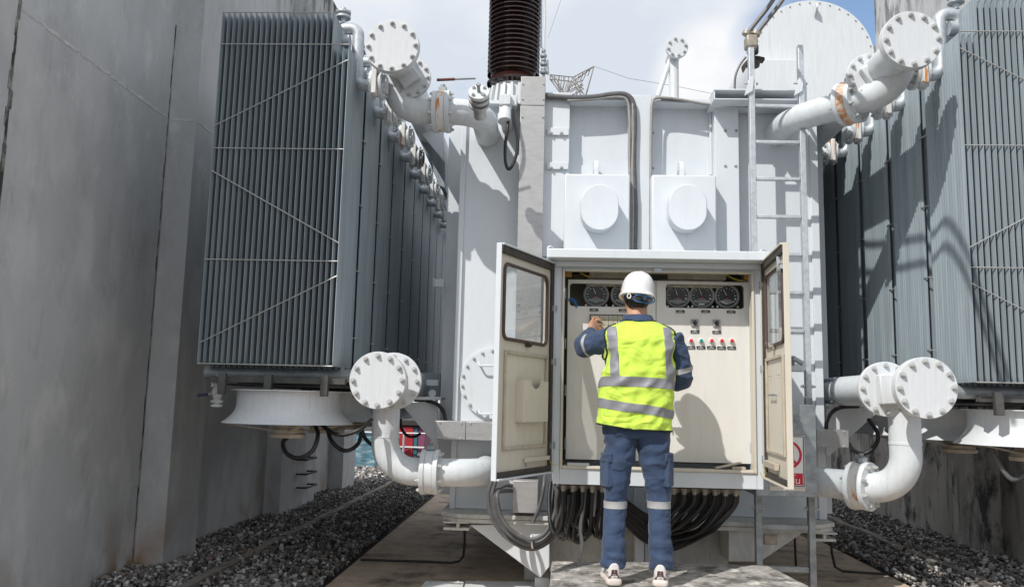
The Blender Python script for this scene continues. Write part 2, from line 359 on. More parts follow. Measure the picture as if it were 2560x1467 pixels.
L(mx.outputs[2], bg.inputs[0]); L(bg.outputs[0], out.inputs[0])
vs = scene.view_settings; vs.view_transform = 'Standard'; vs.look = 'None'; vs.gamma = 1; vs.exposure = 0
scene.cycles.max_bounces = 8; scene.cycles.transparent_max_bounces = 12; scene.cycles.use_denoising = True
# ---------------------------------------------------------------- setting
mb = MB(); mb.add([(-300,-60,-.03),(300,-60,-.03),(300,500,-.03),(-300,500,-.03)], [(0,1,2,3)])
tag(mb.build('ground', M['earth']), kind='structure')
mb = MB(); mb.box(-1.62, 2.93, 2.0, 12.5, -.12, 0)
tag(mb.build('concrete_slab', M['slab'], bevel=.01), kind='structure')
def kerb(x, label):
    m = MB(); ys = np.linspace(4.5, 15, 36); rng = random.Random(int(abs(x)*10)); rings = []
    for y in ys:
        j = rng.uniform(-.008,.008); h = .055+rng.uniform(-.012,.01)
        rings.append([(x-.045+j,y,-.06),(x+.045+j,y,-.06),(x+.04+j,y,h),(x-.04+j,y,h)])
    m.loft(rings); tag(m.build('kerb', M['kerb']), label, 'kerb')
kerb(-2.52, 'narrow worn concrete strip running through the gravel beside the left wall')
kerb(3.56, 'narrow worn concrete strip running through the gravel beside the mouldy right wall')

# gravel: stones
def rock_variants(k, seed):
    out = []
    for i in range(k):
        bm = bmesh.new(); bmesh.ops.create_icosphere(bm, subdivisions=2 if i < 6 else 1, radius=1)
        rng = random.Random(seed+i); sh = Vector((rng.uniform(.8,1.35), rng.uniform(.7,1.05), rng.uniform(.5,.75))); off = Vector((rng.uniform(0,50),)*3)
        cuts = [(Vector((rng.gauss(0,1),rng.gauss(0,1),rng.gauss(0,1))).normalized(), rng.uniform(.42,.80)) for _ in range(10)]
        for v in bm.verts:
            p = v.co.copy()
            for c, d in cuts:
                e = p.dot(c)-d
                if e > 0: p -= c*e
            p *= 1+.18*noise.noise(p*1.6+off); v.co = Vector((p.x*sh.x, p.y*sh.y, p.z*sh.z))
        bm.verts.ensure_lookup_table()
        out.append((np.array([v.co[:] for v in bm.verts]), np.array([[v.index for v in f.verts] for f in bm.faces]))); bm.free()
    return out
VAR = rock_variants(12, 40)
def gravel(name, pts, mat_, label):
    rng = np.random.default_rng(len(pts)); vs = []; fs = []; o = 0
    for (x, y, z, s, near) in pts:
        V_, F_ = VAR[rng.integers(0,6) if near else rng.integers(6,12)]
        q = rng.normal(size=4); q[1:3] *= .35; q /= np.linalg.norm(q); a,b,c,d = q
        Rm = np.array([[1-2*(c*c+d*d),2*(b*c-a*d),2*(b*d+a*c)],[2*(b*c+a*d),1-2*(b*b+d*d),2*(c*d-a*b)],[2*(b*d-a*c),2*(c*d+a*b),1-2*(b*b+c*c)]])
        vs.append((V_*s)@Rm.T + np.array([x,y,z])); fs.append(F_+o); o += len(V_)
    Vv = np.concatenate(vs); Ff = np.concatenate(fs); me = bpy.data.meshes.new(name)
    me.vertices.add(len(Vv)); me.vertices.foreach_set('co', Vv.ravel().astype(np.float32))
    me.loops.add(Ff.size); me.loops.foreach_set('vertex_index', Ff.ravel().astype(np.int32))
    me.polygons.add(len(Ff)); me.polygons.foreach_set('loop_start', np.arange(0, Ff.size, 3, dtype=np.int32))
    me.update(calc_edges=True); me.validate(); me.materials.append(mat_)
    ob = bpy.data.objects.new(name, me); C.objects.link(ob); tag(ob, label, 'gravel', kind='stuff')
rng = random.Random(3); pts = []
def scatter(x0, x1, y0, y1, dens, s0, s1, layers=((0,1.0),), edge=0):
    n = int((x1-x0)*(y1-y0)*dens)
    for i in range(n):
        x = rng.uniform(x0,x1); y = y0+(y1-y0)*rng.random()**1.25; s = rng.uniform(s0,s1)*(1.3 if rng.random()<.12 else 1)
        pts.append((x, y, rng.uniform(-.01,.045), s, y < 9))
scatter(-3.4,-1.66,6.0,13.5,980,.010,.028); scatter(-3.3,-2.9,6.0,8.5,700,.012,.028); scatter(-3.2,-1.7,6.0,10,70,.028,.042)
scatter(2.95,4.45,6.3,13.5,900,.010,.028); scatter(3.0,4.4,6.3,10,70,.028,.042)
gravel('gravel', pts, M['stone'], 'dark grey crushed stone covering the ground on both sides of the slab')
pts = []; scatter(-5.5,-1.0,13.6,16.7,330,.03,.055)
gravel('gravel', pts, M['stoneb'], 'pale sunlit crushed stone beyond the far end of the left wall')

# left wall (plan profile, extruded)
YE = 3.14
WL = [(-3.26,YE),(-3.26,6.62),(-3.03,6.62),(-3.03,7.24),(-3.28,7.24),(-3.28,9.67),(-3.09,9.67),(-3.09,11.1),(-3.28,11.1),(-3.28,12.5),(-3.06,12.5),(-3.06,13.3),(-3.75,13.3),(-3.75,YE)]
mb = MB(); mb.prism([(x,y,-.1) for x,y in WL], (0,0,7.0))
# irregular mould in the vertical joints and the ridge of the pour joint
def ragged(mb, pa, pb, out, side, wmin, wmax, n=60, seed=1, gaps=0.0, th=.004):
    r_ = random.Random(seed); pa, pb, out, side = map(Vector, (pa,pb,out,side)); on = True
    for i in range(n):
        if r_.random() < .12: on = r_.random() > gaps
        if not on: continue
        a = pa.lerp(pb, i/n); b = pa.lerp(pb, (i+1.02)/n); w0 = r_.uniform(wmin,wmax); c0 = r_.uniform(-.2,.2)*wmax
        mb.prism([a+side*(c0-w0/2), a+side*(c0+w0/2), b+side*(c0+w0/2), b+side*(c0-w0/2)], out*th)
mb.cur = 1
YJ = U(22, 250, X=-3.26).y
ragged(mb, (-3.26,YJ,0), (-3.26,YJ,6.8), (1,0,0), (0,1,0), .014, .045, seed=2, gaps=.35)
ragged(mb, (-3.26,6.59,0.02), (-3.26,6.59,6.8), (1,0,0), (0,1,0), .007, .020, seed=3, gaps=.2)
mb.cur = 2
zr = U(300, 207, X=-3.26).z
ragged(mb, (-3.26,YJ+.03,zr), (-3.26,6.56,zr), (1,0,0), (0,0,1), .015, .032, n=60, seed=5, th=.002)
ragged(mb, (-3.03,6.63,zr), (-3.03,7.22,zr), (1,0,0), (0,0,1), .015, .03, n=24, seed=6, th=.002)
ragged(mb, (-3.25,6.62,zr), (-3.04,6.62,zr), (0,-1,0), (0,0,1), .01, .018, n=14, seed=7, th=.002)
lw = mb.build('concrete_wall', [M['concrete'], M['joint'], M['ridge']], angle=25)
tag(lw, 'tall grey shaded concrete wall with pilasters on the left of the photo', 'wall')
for i, (y, z) in enumerate([(9.95,.55),(10.35,.95),(9.95,.92),(10.3,.58)]): pass
g = 'bent steel rungs on the left wall pilaster'
for i, (vpx, nm) in enumerate([(1137,'topmost'),(1172,'middle'),(1205,'lowest')]):
    p = U(748, vpx, X=-3.09); m = MB(); m.tube(fillet([(-3.12,p.y-.22,p.z),(-2.96,p.y-.22,p.z),(-2.96,p.y+.25,p.z),(-3.12,p.y+.25,p.z)], .02), .012, 8)
    tag(m.build('step_iron', M['seal']), f'{nm} dark bent step iron set in the far pilaster of the left wall', 'step iron', g)

# right wall
WR = [(4.42,6.8),(4.42,8.35),(4.32,8.35),(4.32,9.1),(4.42,9.1),(4.42,14.5),(4.9,14.5),(4.9,6.8)]
mb = MB(); mb.prism([(x,y,-.1) for x,y in WR], (0,0,6.45)); mb.cur = 1; mb.prism([(x,y,5.0) for x,y in [(4.30,8.3),(4.30,10.6),(4.9,10.6),(4.9,8.3)]], (0,0,2.9))
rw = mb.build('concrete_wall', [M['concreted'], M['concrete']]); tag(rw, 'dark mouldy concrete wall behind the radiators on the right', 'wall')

# concrete plinth under the worker
ZP = .378
pl = [U(1368,1391,Z=ZP), U(1640,1394,Z=ZP), U(1905,1402,Z=ZP), U(2008,1454,Z=ZP)]
P4 = pl[3]; pl += [Vector((P4.x+.02, 3.6, ZP)), Vector((pl[0].x-.03, 3.6, ZP))]
mb = MB(); top = []
bm = bmesh.new(); f = bm.faces.new([bm.verts.new(p) for p in pl]); r = bmesh.ops.extrude_face_region(bm, geom=[f])
bmesh.ops.translate(bm, verts=[v for v in r['geom'] if isinstance(v, bmesh.types.BMVert)], vec=(0,0,-ZP-.05))
bmesh.ops.subdivide_edges(bm, edges=bm.edges[:], cuts=14, use_grid_fill=True)
bmesh.ops.triangulate(bm, faces=[f for f in bm.faces if len(f.verts) > 4])
for v in bm.verts:
    k = noise.noise(v.co*6)*.006+noise.noise(v.co*17)*.003; v.co += Vector((k*1.4, k, -abs(k)*.6))
bmesh.ops.recalc_face_normals(bm, faces=bm.faces)
me = bpy.data.meshes.new('concrete_plinth'); bm.to_mesh(me); bm.free(); me.materials.append(M['plinth'])
o = bpy.data.objects.new('concrete_plinth', me); C.objects.link(o); b = o.modifiers.new('b','BEVEL'); b.width=.012; b.segments=2; b.limit_method='ANGLE'; b.angle_limit=math.radians(50)
tag(o, 'weathered rough concrete block the worker stands on', 'plinth')

# pale cover plates on the slab
for (ua, ub, lab, side) in [(1050,1152,'smaller pale steel cover plate lying on the slab, left of the other','l'),(1156,1352,'longer pale steel cover plate lying on the slab beside the concrete plinth','r')]:
    a = U(ua+6 if side=='l' else ua, 1440, Z=.03); b2 = U(ub, 1441.5, Z=.03); c = U(ub-10 if side=='l' else ub, 1475, Z=.03); d = U(ua-22 if side=='l' else ua-9, 1475, Z=.03)
    m = MB(); m.prism([a,b2,c,d], (0,0,-.03+.004)); 
    for t in (.15,.85):
        p = a.lerp(b2,t)+Vector((0,-.03,0)); m.hexbolt(p,(0,0,1),.01,.006)
    tag(m.build('cover_plate', M['plate'], bevel=.003), lab, 'cover plate')

# far background
fy = 16.9
fe = thing('net_fence', (-5, fy, 0), 'low fence with blue shade net and thin steel posts beyond the gravel', 'fence')
m = MB(); rr = random.Random(9); rings = []
for i in range(60):
    x = -7+i*.12*(U(988,1120,fy).x+7)/7.08; dy = .05*math.sin(i*1.3)+.03*rr.random(); rings.append([(x,fy+dy,.0),(x,fy+dy+.03,.0),(x,fy+dy*.3+.03,.70),(x,fy+dy*.3,.70)])
m.loft(rings); m.build('shade_net', M['net'], fe)
m = MB(); m.tube([(-7,fy-.03,.71),(0.2,fy-.03,.71)], .014, 6); m.build('rail', M['galv'], fe)
for x in (-6.4,-5.1,-4.05,-2.9,-1.6,-.2):
    m = MB(); m.tube([(x,fy-.05,-.1),(x,fy-.05,.76)], .022, 8); m.build('post', M['galv'], fe)
rb = thing('red_container', (-2.9, 17.7, 0), 'red steel container with black lid and teal and plum end panels behind the blue fence', 'container')
x0 = U(1026,1080,17.2).x; x1 = U(1036,1080,17.2).x; x2 = U(1054,1080,17.2).x
m = MB(); m.box(-3.4, x0, 17.2, 18.2, 0, .84); m.build('body', M['contred'], rb, bevel=.02)
m = MB(); m.box(x0+.003, x1, 17.22, 18.2, 0, .83); m.build('panel', M['contteal'], rb, bevel=.01)
m = MB(); m.box(x1+.003, x2, 17.24, 18.2, 0, .82); m.build('panel', M['contplum'], rb, bevel=.01)
m = MB(); m.box(-3.42, x2+.02, 17.15, 18.25, .845, .97); m.build('lid', M['dark'], rb, bevel=.02)
m = MB(); m.box(-3.4, x2, 17.18, 17.195, .40, .43); m.build('trim', M['white'], rb)

# lattice tower and its wires (far)
TY = 62.0
def seg(m, a, b, r=.045): m.tube([a,b], r, 5)
tw = thing('lattice_tower', U(1425,235,TY), 'rusty lattice pylon arm showing beside the brown insulator', 'pylon')
m = MB(); tip = U(1474,165,TY); 
A = [U(1365,186,TY), U(1422,192,TY), tip]; Bt = [U(1392,222,TY), U(1420,205,TY), tip]
for off in (0, .9):
    o3 = Vector((0,off,0)); a = [p+o3 if i<2 else p for i,p in enumerate(A)]
    seg(m, a[0], a[1]); seg(m, a[1], a[2]); c1 = U(1402,236,TY)+o3; c2 = U(1452,240,TY)+o3; c3 = U(1380,196,TY)+o3
    seg(m, c3, c1); seg(m, c1, a[1]); seg(m, a[1], c2); seg(m, c2, a[2]); seg(m, c1, U(1447,212,TY)+o3); seg(m, U(1408,218,TY)+o3, U(1447,198,TY)+o3)
    seg(m, a[0], c1); seg(m, U(1447,198,TY)+o3, U(1424,238,TY)+o3); seg(m, U(1426,206,TY)+o3, U(1449,222,TY)+o3)
    for k in range(7):
        t = k/6; seg(m, a[1].lerp(a[2],t), U(1408,218,TY).lerp(U(1470,170,TY),t)+o3, .03)
        seg(m, a[0].lerp(a[1],t), c3.lerp(c1,t), .03)
for k in range(5):
    t = k/5; seg(m, A[0].lerp(A[1],t), A[0].lerp(A[1],t)+Vector((0,.9,0)), .03)
m.build('arm', M['tower'], tw)
m = MB()
for dx in (-1.2, .9):
    for dy in (0, 2.0):
        seg(m, U(1425,238,TY)+Vector((dx*.5,dy,0)), (U(1425,238,TY).x+dx*2.2, TY+dy, 0), .09)
m.build('leg', M['tower'], tw)
m = MB(); m.tube([tip, U(1560,195,TY), U(1680,215,TY+3), U(1900,260,TY+5)], .018, 5); tag(m.build('power_line', M['wire']), 'thin line running from the pylon tip toward the right', 'wire')
m = MB(); m.tube([U(1360,95,40), U(1375,50,40), U(1392,0,40), U(1420,-80,40)], .012, 5); tag(m.build('power_line', M['wire']), 'thin line rising out of the picture right of the brown insulator', 'wire')
# ---------------------------------------------------------------- radiators
bolt_mesh = None
def bolt_obj(parent, p, ax, s=1.0, mat_=None):
    global bolt_mesh
    if bolt_mesh is None:
        m = MB(); m.tube([(0,0,0),(0,0,.004)], .019, 16); m.tube([(0,0,.004),(0,0,.018)], .0145, 6); m.tube([(0,0,.018),(0,0,.027)], .009, 10)
        ob = m.build('bolt', M['bolt']); bolt_mesh = ob.data; bpy.data.objects.remove(ob)
    b = bpy.data.objects.new('bolt', bolt_mesh); C.objects.link(b); b.parent = parent
    b.location = Vector(p)-parent_loc(parent); b.rotation_euler = Vector(ax).to_track_quat('Z','Y').to_euler(); b.scale = (s,s,s); return b
PITCH = .59; DEP = .485
def fin_mesh(x0, ztop, zbot):
    """one pressed radiator plate, thin in X, DEP deep in Y, with channels"""
    n = 14; half = []
    for i in range(n*4+1):
        y = i/(n*4)*DEP; t = .0030+.0085*abs(math.sin(PI*(i/4)))
        half.append((t, y))
    half = [(.0018,-.012),(.0024,-.004)]+half+[(.0024,DEP+.004),(.0018,DEP+.012)]
    out = [(t,y) for t,y in half]+[(-t,y) for t,y in reversed(half)]
    rings = [[(x0+t*(.35 if z in (zbot,ztop) else 1), y, z) for t,y in out] for z in (zbot, zbot+.04, ztop-.05, ztop)]
    m = MB(); m.loft(rings); return m
def radiator(side, Xin, Xout, Y0, ztop, zbot, zshort, label, group, first):
    t = thing('radiator', ((Xin+Xout)/2, Y0, zbot), label, 'radiator', group)
    n = 24; protos = {}
    for k in range(n):
        x = Xin+(Xout-Xin)*k/(n-1); zt = zshort if k < 3 else ztop
        if zt not in protos:
            m = fin_mesh(0, zt, zbot); m.v = [(a, b+Y0, c) for a,b,c in m.v]
            m.v = [(a+t.location.x, b, c) for a,b,c in m.v]; protos[zt] = m.build('fin', M['fin'], t, angle=50); f = protos[zt]
        else:
            f = protos[zt].copy(); C.objects.link(f)
        f.location = (x-t.location.x, 0, 0)
    ym = Y0+DEP/2; sg = 1 if Xin > Xout else -1
    m = MB(); m.tube([(Xout-sg*.04,ym,zbot-.055),(Xin+sg*.10,ym,zbot-.055)], .045, 16)
    for k in range(n):
        x = Xin+(Xout-Xin)*k/(n-1); m.tube([(x,ym,zbot-.04),(x,ym,zbot+.02)], .018, 8)
    m.build('bottom_header', M['galvd'], t)
    m = MB(); zt = zshort+.07; m.tube(fillet([(Xout,ym,ztop-.1),(Xin-sg*.06,ym,ztop-.1)], .05), .05, 16)
    m.tube(fillet([(Xin-sg*.14,ym,ztop-.06),(Xin-sg*.14,ym,ztop+.0),(Xin+sg*.0,ym,ztop+.0),(Xin+sg*.0,ym,zshort-.18),(Xin+sg*.12,ym,zshort-.18)], .06), .043, 16)
    m.build('top_header', M['galv'], t)
    m = MB(); p = Vector((Xin-sg*.12,ym,ztop+.04)); m.lathe([(.02,0),(.02,.04),(.055,.04),(.055,.055),(.03,.056),(.03,.075),(.055,.076),(.055,.09),(.018,.091),(.018,.12)], p, n=16)
    m.tube([p+Vector((-.05,0,.1)), p+Vector((.05,0,.1))], .008, 6); m.build('vent_valve', M['galv'], t)
    # side valves between radiator and manifold
    for (zc, nm) in ((zshort-.18,'butterfly_valve'),(zbot-.05,'butterfly_valve')):
        m = MB(); xv = Xin+sg*.13; m.lathe([(.055,-.04),(.055,-.02),(.105,-.019),(.105,.0),(.06,.001),(.06,.045),(.105,.046),(.105,.07),(.06,.071),(.06,.1)], (xv,ym,zc), (sg,0,0), n=20)
        for q in range(6):
            a = 2*PI*q/6+.3; m.tube([(xv-sg*.035,ym+.083*math.cos(a),zc+.083*math.sin(a)),(xv+sg*.09,ym+.083*math.cos(a),zc+.083*math.sin(a))], .011, 6)
        v = m.build(nm, M['pipe'], t)
        m = MB(); m.box(xv+sg*.005, xv+sg*.042, ym-.115, ym-.03, zc-.10, zc+.10); m.build('valve_body', M['rustw'], v, bevel=.006)
    # bracing rods
    if first:
        W = lambda s_: Xin+(Xout-Xin)*s_; y = Y0-.008
        zz = [zbot, zbot+.285*(ztop-zbot), zbot+.60*(ztop-zbot), zbot+.905*(ztop-zbot)]
        lines = [((0,ztop),(1,ztop)),((0,zz[0]),(1,zz[0]))] + [((0,z),(1,z)) for z in zz[1:]]
        dg = [((1,.055),(0,.245)),((1,.535),(0,.335)),((1,.665),(0,.86))]
        lines += [((a[0],zbot+a[1]*(ztop-zbot)),(b[0],zbot+b[1]*(ztop-zbot))) for a,b in dg]
        for a,b in lines:
            xa = W(a[0]); 
            if a == (0,ztop): xa = W(3.2/23)
            m = MB(); m.tube([(xa,y,a[1]),(W(b[0]),y,b[1])], .0042, 8); m.build('brace_rod', M['rod'], t)
    for q in range(5):
        m = MB(); zq = zbot+(.09+.2*q)*(ztop-zbot); m.tube([(Xin+sg*.012,Y0+DEP-.01,zq),(Xin+sg*.012,Y0+PITCH+.01,zq+.012)], .005, 6); m.build('tie_wire', M['rod'], t)
    return t
YL, YR = 5.40, 5.20
XLi = U(846,520,YL).x; XLo = U(519,520,YL).x
ZT = U(690,33,YL).z; ZB = U(660,905,YL).z; ZS = U(862,118,YL).z
XRi = U(2401,560,YR).x; XRo = XRi+(XLi-XLo)
print('RAD', XLi, XLo, ZT, ZB, ZS, XRi, 'right z', U(2440,12,YR).z, U(2440,940,YR).z, U(2385,100,YR).z)
gl, gr = 'radiators of the left bank', 'radiators of the right bank'
ordn = ['', 'second', 'third', 'fourth', 'fifth', 'sixth', 'seventh', 'eighth', 'ninth', 'tenth', 'eleventh']
rl = radiator(-1, XLi, XLo, YL, ZT, ZB, ZS, 'dark grey finned radiator crossed by bracing rods, front of the left bank by the wall', gl, True)
rr_ = radiator(1, XRi, XRo, YR, ZT+.02, ZB-.02, ZS+.02, 'grey finned radiator crossed by bracing rods, front of the sunlit right bank', gr, True)
def rest(src, n, gname, bank):
    for i in range(1, n):
        c = src.copy(); C.objects.link(c); c.location.y += PITCH*i; c['label'] = f'{ordn[i]} grey finned radiator counted from the front of the {bank} bank'
        kids = [x for x in C.objects if x.parent is src and not x.name.startswith('brace_rod')]
        for k in kids:
            if k.name.startswith('fin') and i > 0 and abs(k.location.x-(XLi if bank=='left' else XRi)+src.location.x) > .16: continue
            d = k.copy(); C.objects.link(d); d.parent = c
            for s_ in [x for x in C.objects if x.parent is k]:
                e = s_.copy(); C.objects.link(e); e.parent = d
        m = MB()   # the remaining plates of a rear radiator stand hidden behind the first one: one pack
        Xi, Xo, Y0 = (XLi, XLo, YL) if bank=='left' else (XRi, XRo, YR)
        for k in range(5, 24):
            x = Xi+(Xo-Xi)*k/23; m.box(x-.007, x+.007, Y0+PITCH*i, Y0+PITCH*i+DEP, ZB, ZT)
        m.build('fin_pack', M['fin'], c)
rest(rl, 11, gl, 'left'); rest(rr_, 8, gr, 'right')

# ---------------------------------------------------------------- fans
def fan(X, Y, ztop, zbot, label, group, extra=True):
    t = thing('cooling_fan', (X, Y, zbot), label, 'fan', group)
    R0 = .355; m = MB(); h = ztop-zbot; prof = []
    for i in range(15):
        a = i/14; z = zbot+h*a; r = R0 + .095*max(0, 1-a/.62)**2.2; prof.append((r, z))
    prof = [(r, z) for r, z in prof]+[(R0+.045,ztop),(R0+.045,ztop+.006)]
    inner = [(r-.006, z) for r, z in reversed(prof[:-2])]
    m.lathe(prof+[(R0-.006,ztop+.006)]+inner, (X,Y,0), n=72, closed=True); m.build('bell_mouth', M['paint_cap'], t)
    m = MB(); z = zbot+.12
    for q in range(6):
        a = 2*PI*q/6; c, s_ = math.cos(a), math.sin(a); r0, r1 = .07, .335; tw_ = .06
        def pt(r, w_, dz): return (X+r*c-w_*s_, Y+r*s_+w_*c, z+dz)
        m.prism([pt(r0,-.03,-.03),pt(r0,.03,.03),pt(r1,.07,.03),pt(r1,-.07,-.03)], (0,0,.006))
    m.lathe([(.075,z-.05),(.08,z),(.075,z+.05)], (X,Y,0), n=20); m.build('blades', M['greyp'], t)
    m = MB()
    for q in range(4):
        a = PI*q/2+.5; c, s_ = math.cos(a), math.sin(a); m.prism([(X+.1*c-.02*s_,Y+.1*s_+.02*c,zbot-.055),(X+.1*c+.02*s_,Y+.1*s_-.02*c,zbot-.055),(X+.43*c+.02*s_,Y+.43*s_-.02*c,zbot-.006),(X+.43*c-.02*s_,Y+.43*s_+.02*c,zbot-.006)], (0,0,.005))
    m.lathe([(.12,zbot-.10),(.125,zbot-.09),(.125,zbot-.075),(.11,zbot-.07),(.11,zbot-.045),(.09,zbot-.03),(.08,zbot+.05)], (X,Y,0), n=28)
    m.build('motor', M['creamd'], t)
    m = MB(); m.box(X-.46,X+.46,Y-.30,Y-.25,ztop+.05,ztop+.09); m.box(X-.46,X+.46,Y+.2,Y+.25,ztop+.05,ztop+.09)
    for dx in (-.36,-.05,.33): m.box(X+dx-.025,X+dx+.025,Y-.345,Y-.305,ztop-.03,ztop+.11)
    m.box(X-.40,X+.40,Y-.2,Y+.2,ztop+.03,ztop+.045)
    m.build('mounting_frame', M['dirtyd'], t, bevel=.003); return t
FZ0 = U(712,1054,5.33).z; FZ1 = U(712,970,5.40).z
XF = U(718,1010,5.74).x
print('FAN', FZ0, FZ1, XF)
gf = 'cooling fans under the radiators'
f1 = fan(XF, 5.74, FZ1, FZ0, 'pale bell-mouthed cooling fan under the front left radiator', gf)
for i, o_ in enumerate(['second','third','fourth']):
    c = copy_tree(f1); c.location.y += .93*(i+1); c['label'] = f'{o_} bell-mouthed cooling fan counted from the front under the left bank'
XFR = XRi+.06+.45
f2 = fan(XFR, 5.56, FZ1-.02, FZ0-.02, 'white sunlit bell-mouthed cooling fan under the front right radiator', gf)
for i, o_ in enumerate(['second','third']):
    c = copy_tree(f2); c.location.y += .93*(i+1); c['label'] = f'{o_} bell-mouthed cooling fan counted from the front under the right bank'
def hose(path, r, label, mat_='rubber', cat='cable', group=None, name='cable', n=8):
    m = MB(); m.tube(path, r, 10); return tag(m.build(name, M[mat_], angle=60), label, cat, group)
def px(pts, Y=None, n=8):
    """pixel way-points, each (u, v[, Y])"""
    return smooth_path([U(p[0], p[1], p[2] if len(p) > 2 else Y) for p in pts], n)
gh = 'black cable loops below the left fans'
hose(px([(712,1085,5.70),(702,1100,5.62),(712,1125,5.55),(742,1136,5.5),(775,1118,5.5),(789,1080,5.55),(782,1055,5.62)]), .015, 'round black cable loop hanging below the front left fan', group=gh)
hose(px([(812,1062,5.95),(822,1092,5.9),(845,1114,5.9),(868,1116,5.9),(890,1098,5.95),(898,1068,6.0)]), .015, 'black cable loop hanging behind the front left fan, second from the left', group=gh)
hose(px([(800,1055,5.6),(822,1072,5.55),(855,1078,5.5),(895,1064,5.5),(922,1040,5.6)]), .014, 'black cable sagging from the front left fan toward the white pipe', group=gh)
hose(px([(898,1062,6.6),(905,1085,6.6),(925,1103,6.6),(950,1100,6.7)]), .015, 'small black cable loop showing left of the white lower pipe', group=gh)
hose(px([(994,1040,7.0),(996,1062,6.9),(1010,1080,6.8),(1028,1083,6.8),(1042,1076,6.9)]), .012, 'thin black cable loop in front of the red container', group=gh)
hose(px([(2155,1040,6.3),(2178,1075,6.2),(2172,1105,6.2),(2145,1125,6.2),(2120,1118,6.3),(2105,1100,6.4)]), .015, 'black cable loop under the right gusset beside the mouldy wall', group='black cable loops below the right fans')
hose(px([(2458,1090,5.5),(2468,1130,5.45),(2500,1180,5.4),(2525,1188,5.4),(2560,1160,5.5)]), .015, 'black cable loop hanging below the front right fan', 'hose', group='black cable loops below the right fans')
# drain valves under the left radiator
def drain(u, v, Y, label, full):
    p = U(u, v, Y); t = thing('drain_valve', p, label, 'valve')
    m = MB(); m.lathe([(.018,.12),(.018,.085),(.045,.084),(.045,.07),(.03,.069),(.03,.058),(.045,.057),(.045,.043),(.026,.042),(.04,.0),(.026,-.04),(.026,-.05),(.042,-.051),(.042,-.066),(.028,-.067),(.028,-.08),(.04,-.081),(.04,-.095)], p, n=20)
    for q in range(4):
        a = PI/2*q+.4; m.tube([p+Vector((.038*math.cos(a),.038*math.sin(a),.035)),p+Vector((.038*math.cos(a),.038*math.sin(a),.095))], .006, 6)
    m.build('body', M['dirty'], t)
    m = MB(); m.tube([p+Vector((-.03,0,-.01)),p+Vector((-.07,-.01,-.012))], .010, 8); m.build('stem', M['brass'], t)
    m = MB(); m.tube([p+Vector((-.06,-.01,-.012)),p+Vector((-.125,-.03,-.02))], .011, 8); m.build('handle', M['navyd'], t, bevel=.002)
drain(540, 974, 5.55, 'small weathered white drain valve with dark handle under the front left radiator', True)
# ---------------------------------------------------------------- transformer tank
YT = 6.33
XL = U(1143,700,YT).x; XR = U(2032,700,YT).x; ZTOP = U(1480,240,6.15).z; ZBASE = U(1600,1288,6.05).z
print('TANK', XL, XR, ZTOP, ZBASE)
def X(u, Y, v=700): return U(u, v, Y).x
def Z(v, Y, u=1600): return U(u, v, Y).z
tank = thing('transformer_tank', ((XL+XR)/2, 8, ZBASE), 'large pale grey steel transformer tank with ribs and boxes behind the open cabinet', 'transformer')
def part(name, fn, mt='paint', bevel=.004, parent=tank, **k):
    m = MB(); fn(m); return m.build(name, M[mt] if isinstance(mt, str) else [M[q] for q in mt], parent, bevel=bevel, **k)
part('tank_wall', lambda m: m.box(XL, XR, YT, 10.6, ZBASE, ZTOP), bevel=.01)
def stiff(m, u0, u1, Y0, v0, v1, Y1=YT): m.box(X(u0,Y0), X(u1,Y0), Y0, Y1-.001, Z(v1,Y0), Z(v0,Y0))
part('stiffener', lambda m: stiff(m, 1338,1408,6.2,231,640))
part('stiffener', lambda m: stiff(m, 1566,1617,6.2,236,640))
part('stiffener', lambda m: stiff(m, 1777,1838,6.2,244,640))
part('edge_bar', lambda m: m.box(XL-.03, XL+.012, YT-.03, YT+.3, ZBASE+.002, ZTOP-.03))
part('edge_bar', lambda m: m.box(XR-.05, XR+.01, YT-.02, YT+.3, ZBASE+.002, ZTOP-.03))
part('side_rib', lambda m: m.box(X(1102,6.85), X(1136,6.85), 6.85, 7.05, ZBASE+.05, Z(295,6.85,1120)))
part('side_rib', lambda m: m.box(X(2030,6.85), X(2050,6.85), 6.85, 7.0, ZBASE-.02, Z(310,6.85,2040)))
part('top_flange', lambda m: (m.box(XL-.05, X(1349,6.2)-.003, 6.24, 10.7, ZTOP-.03, ZTOP), m.box(X(1408,6.2)+.003, X(1566,6.2)-.003, 6.193, 6.6, ZTOP-.012, ZTOP+.016), m.box(X(1617,6.2)+.003, X(1777,6.2)-.003, 6.193, 6.6, ZTOP-.03, ZTOP), m.box(X(1838,6.2)+.003, XR+.06, 6.24, 10.7, ZTOP-.03, ZTOP)), bevel=.002)
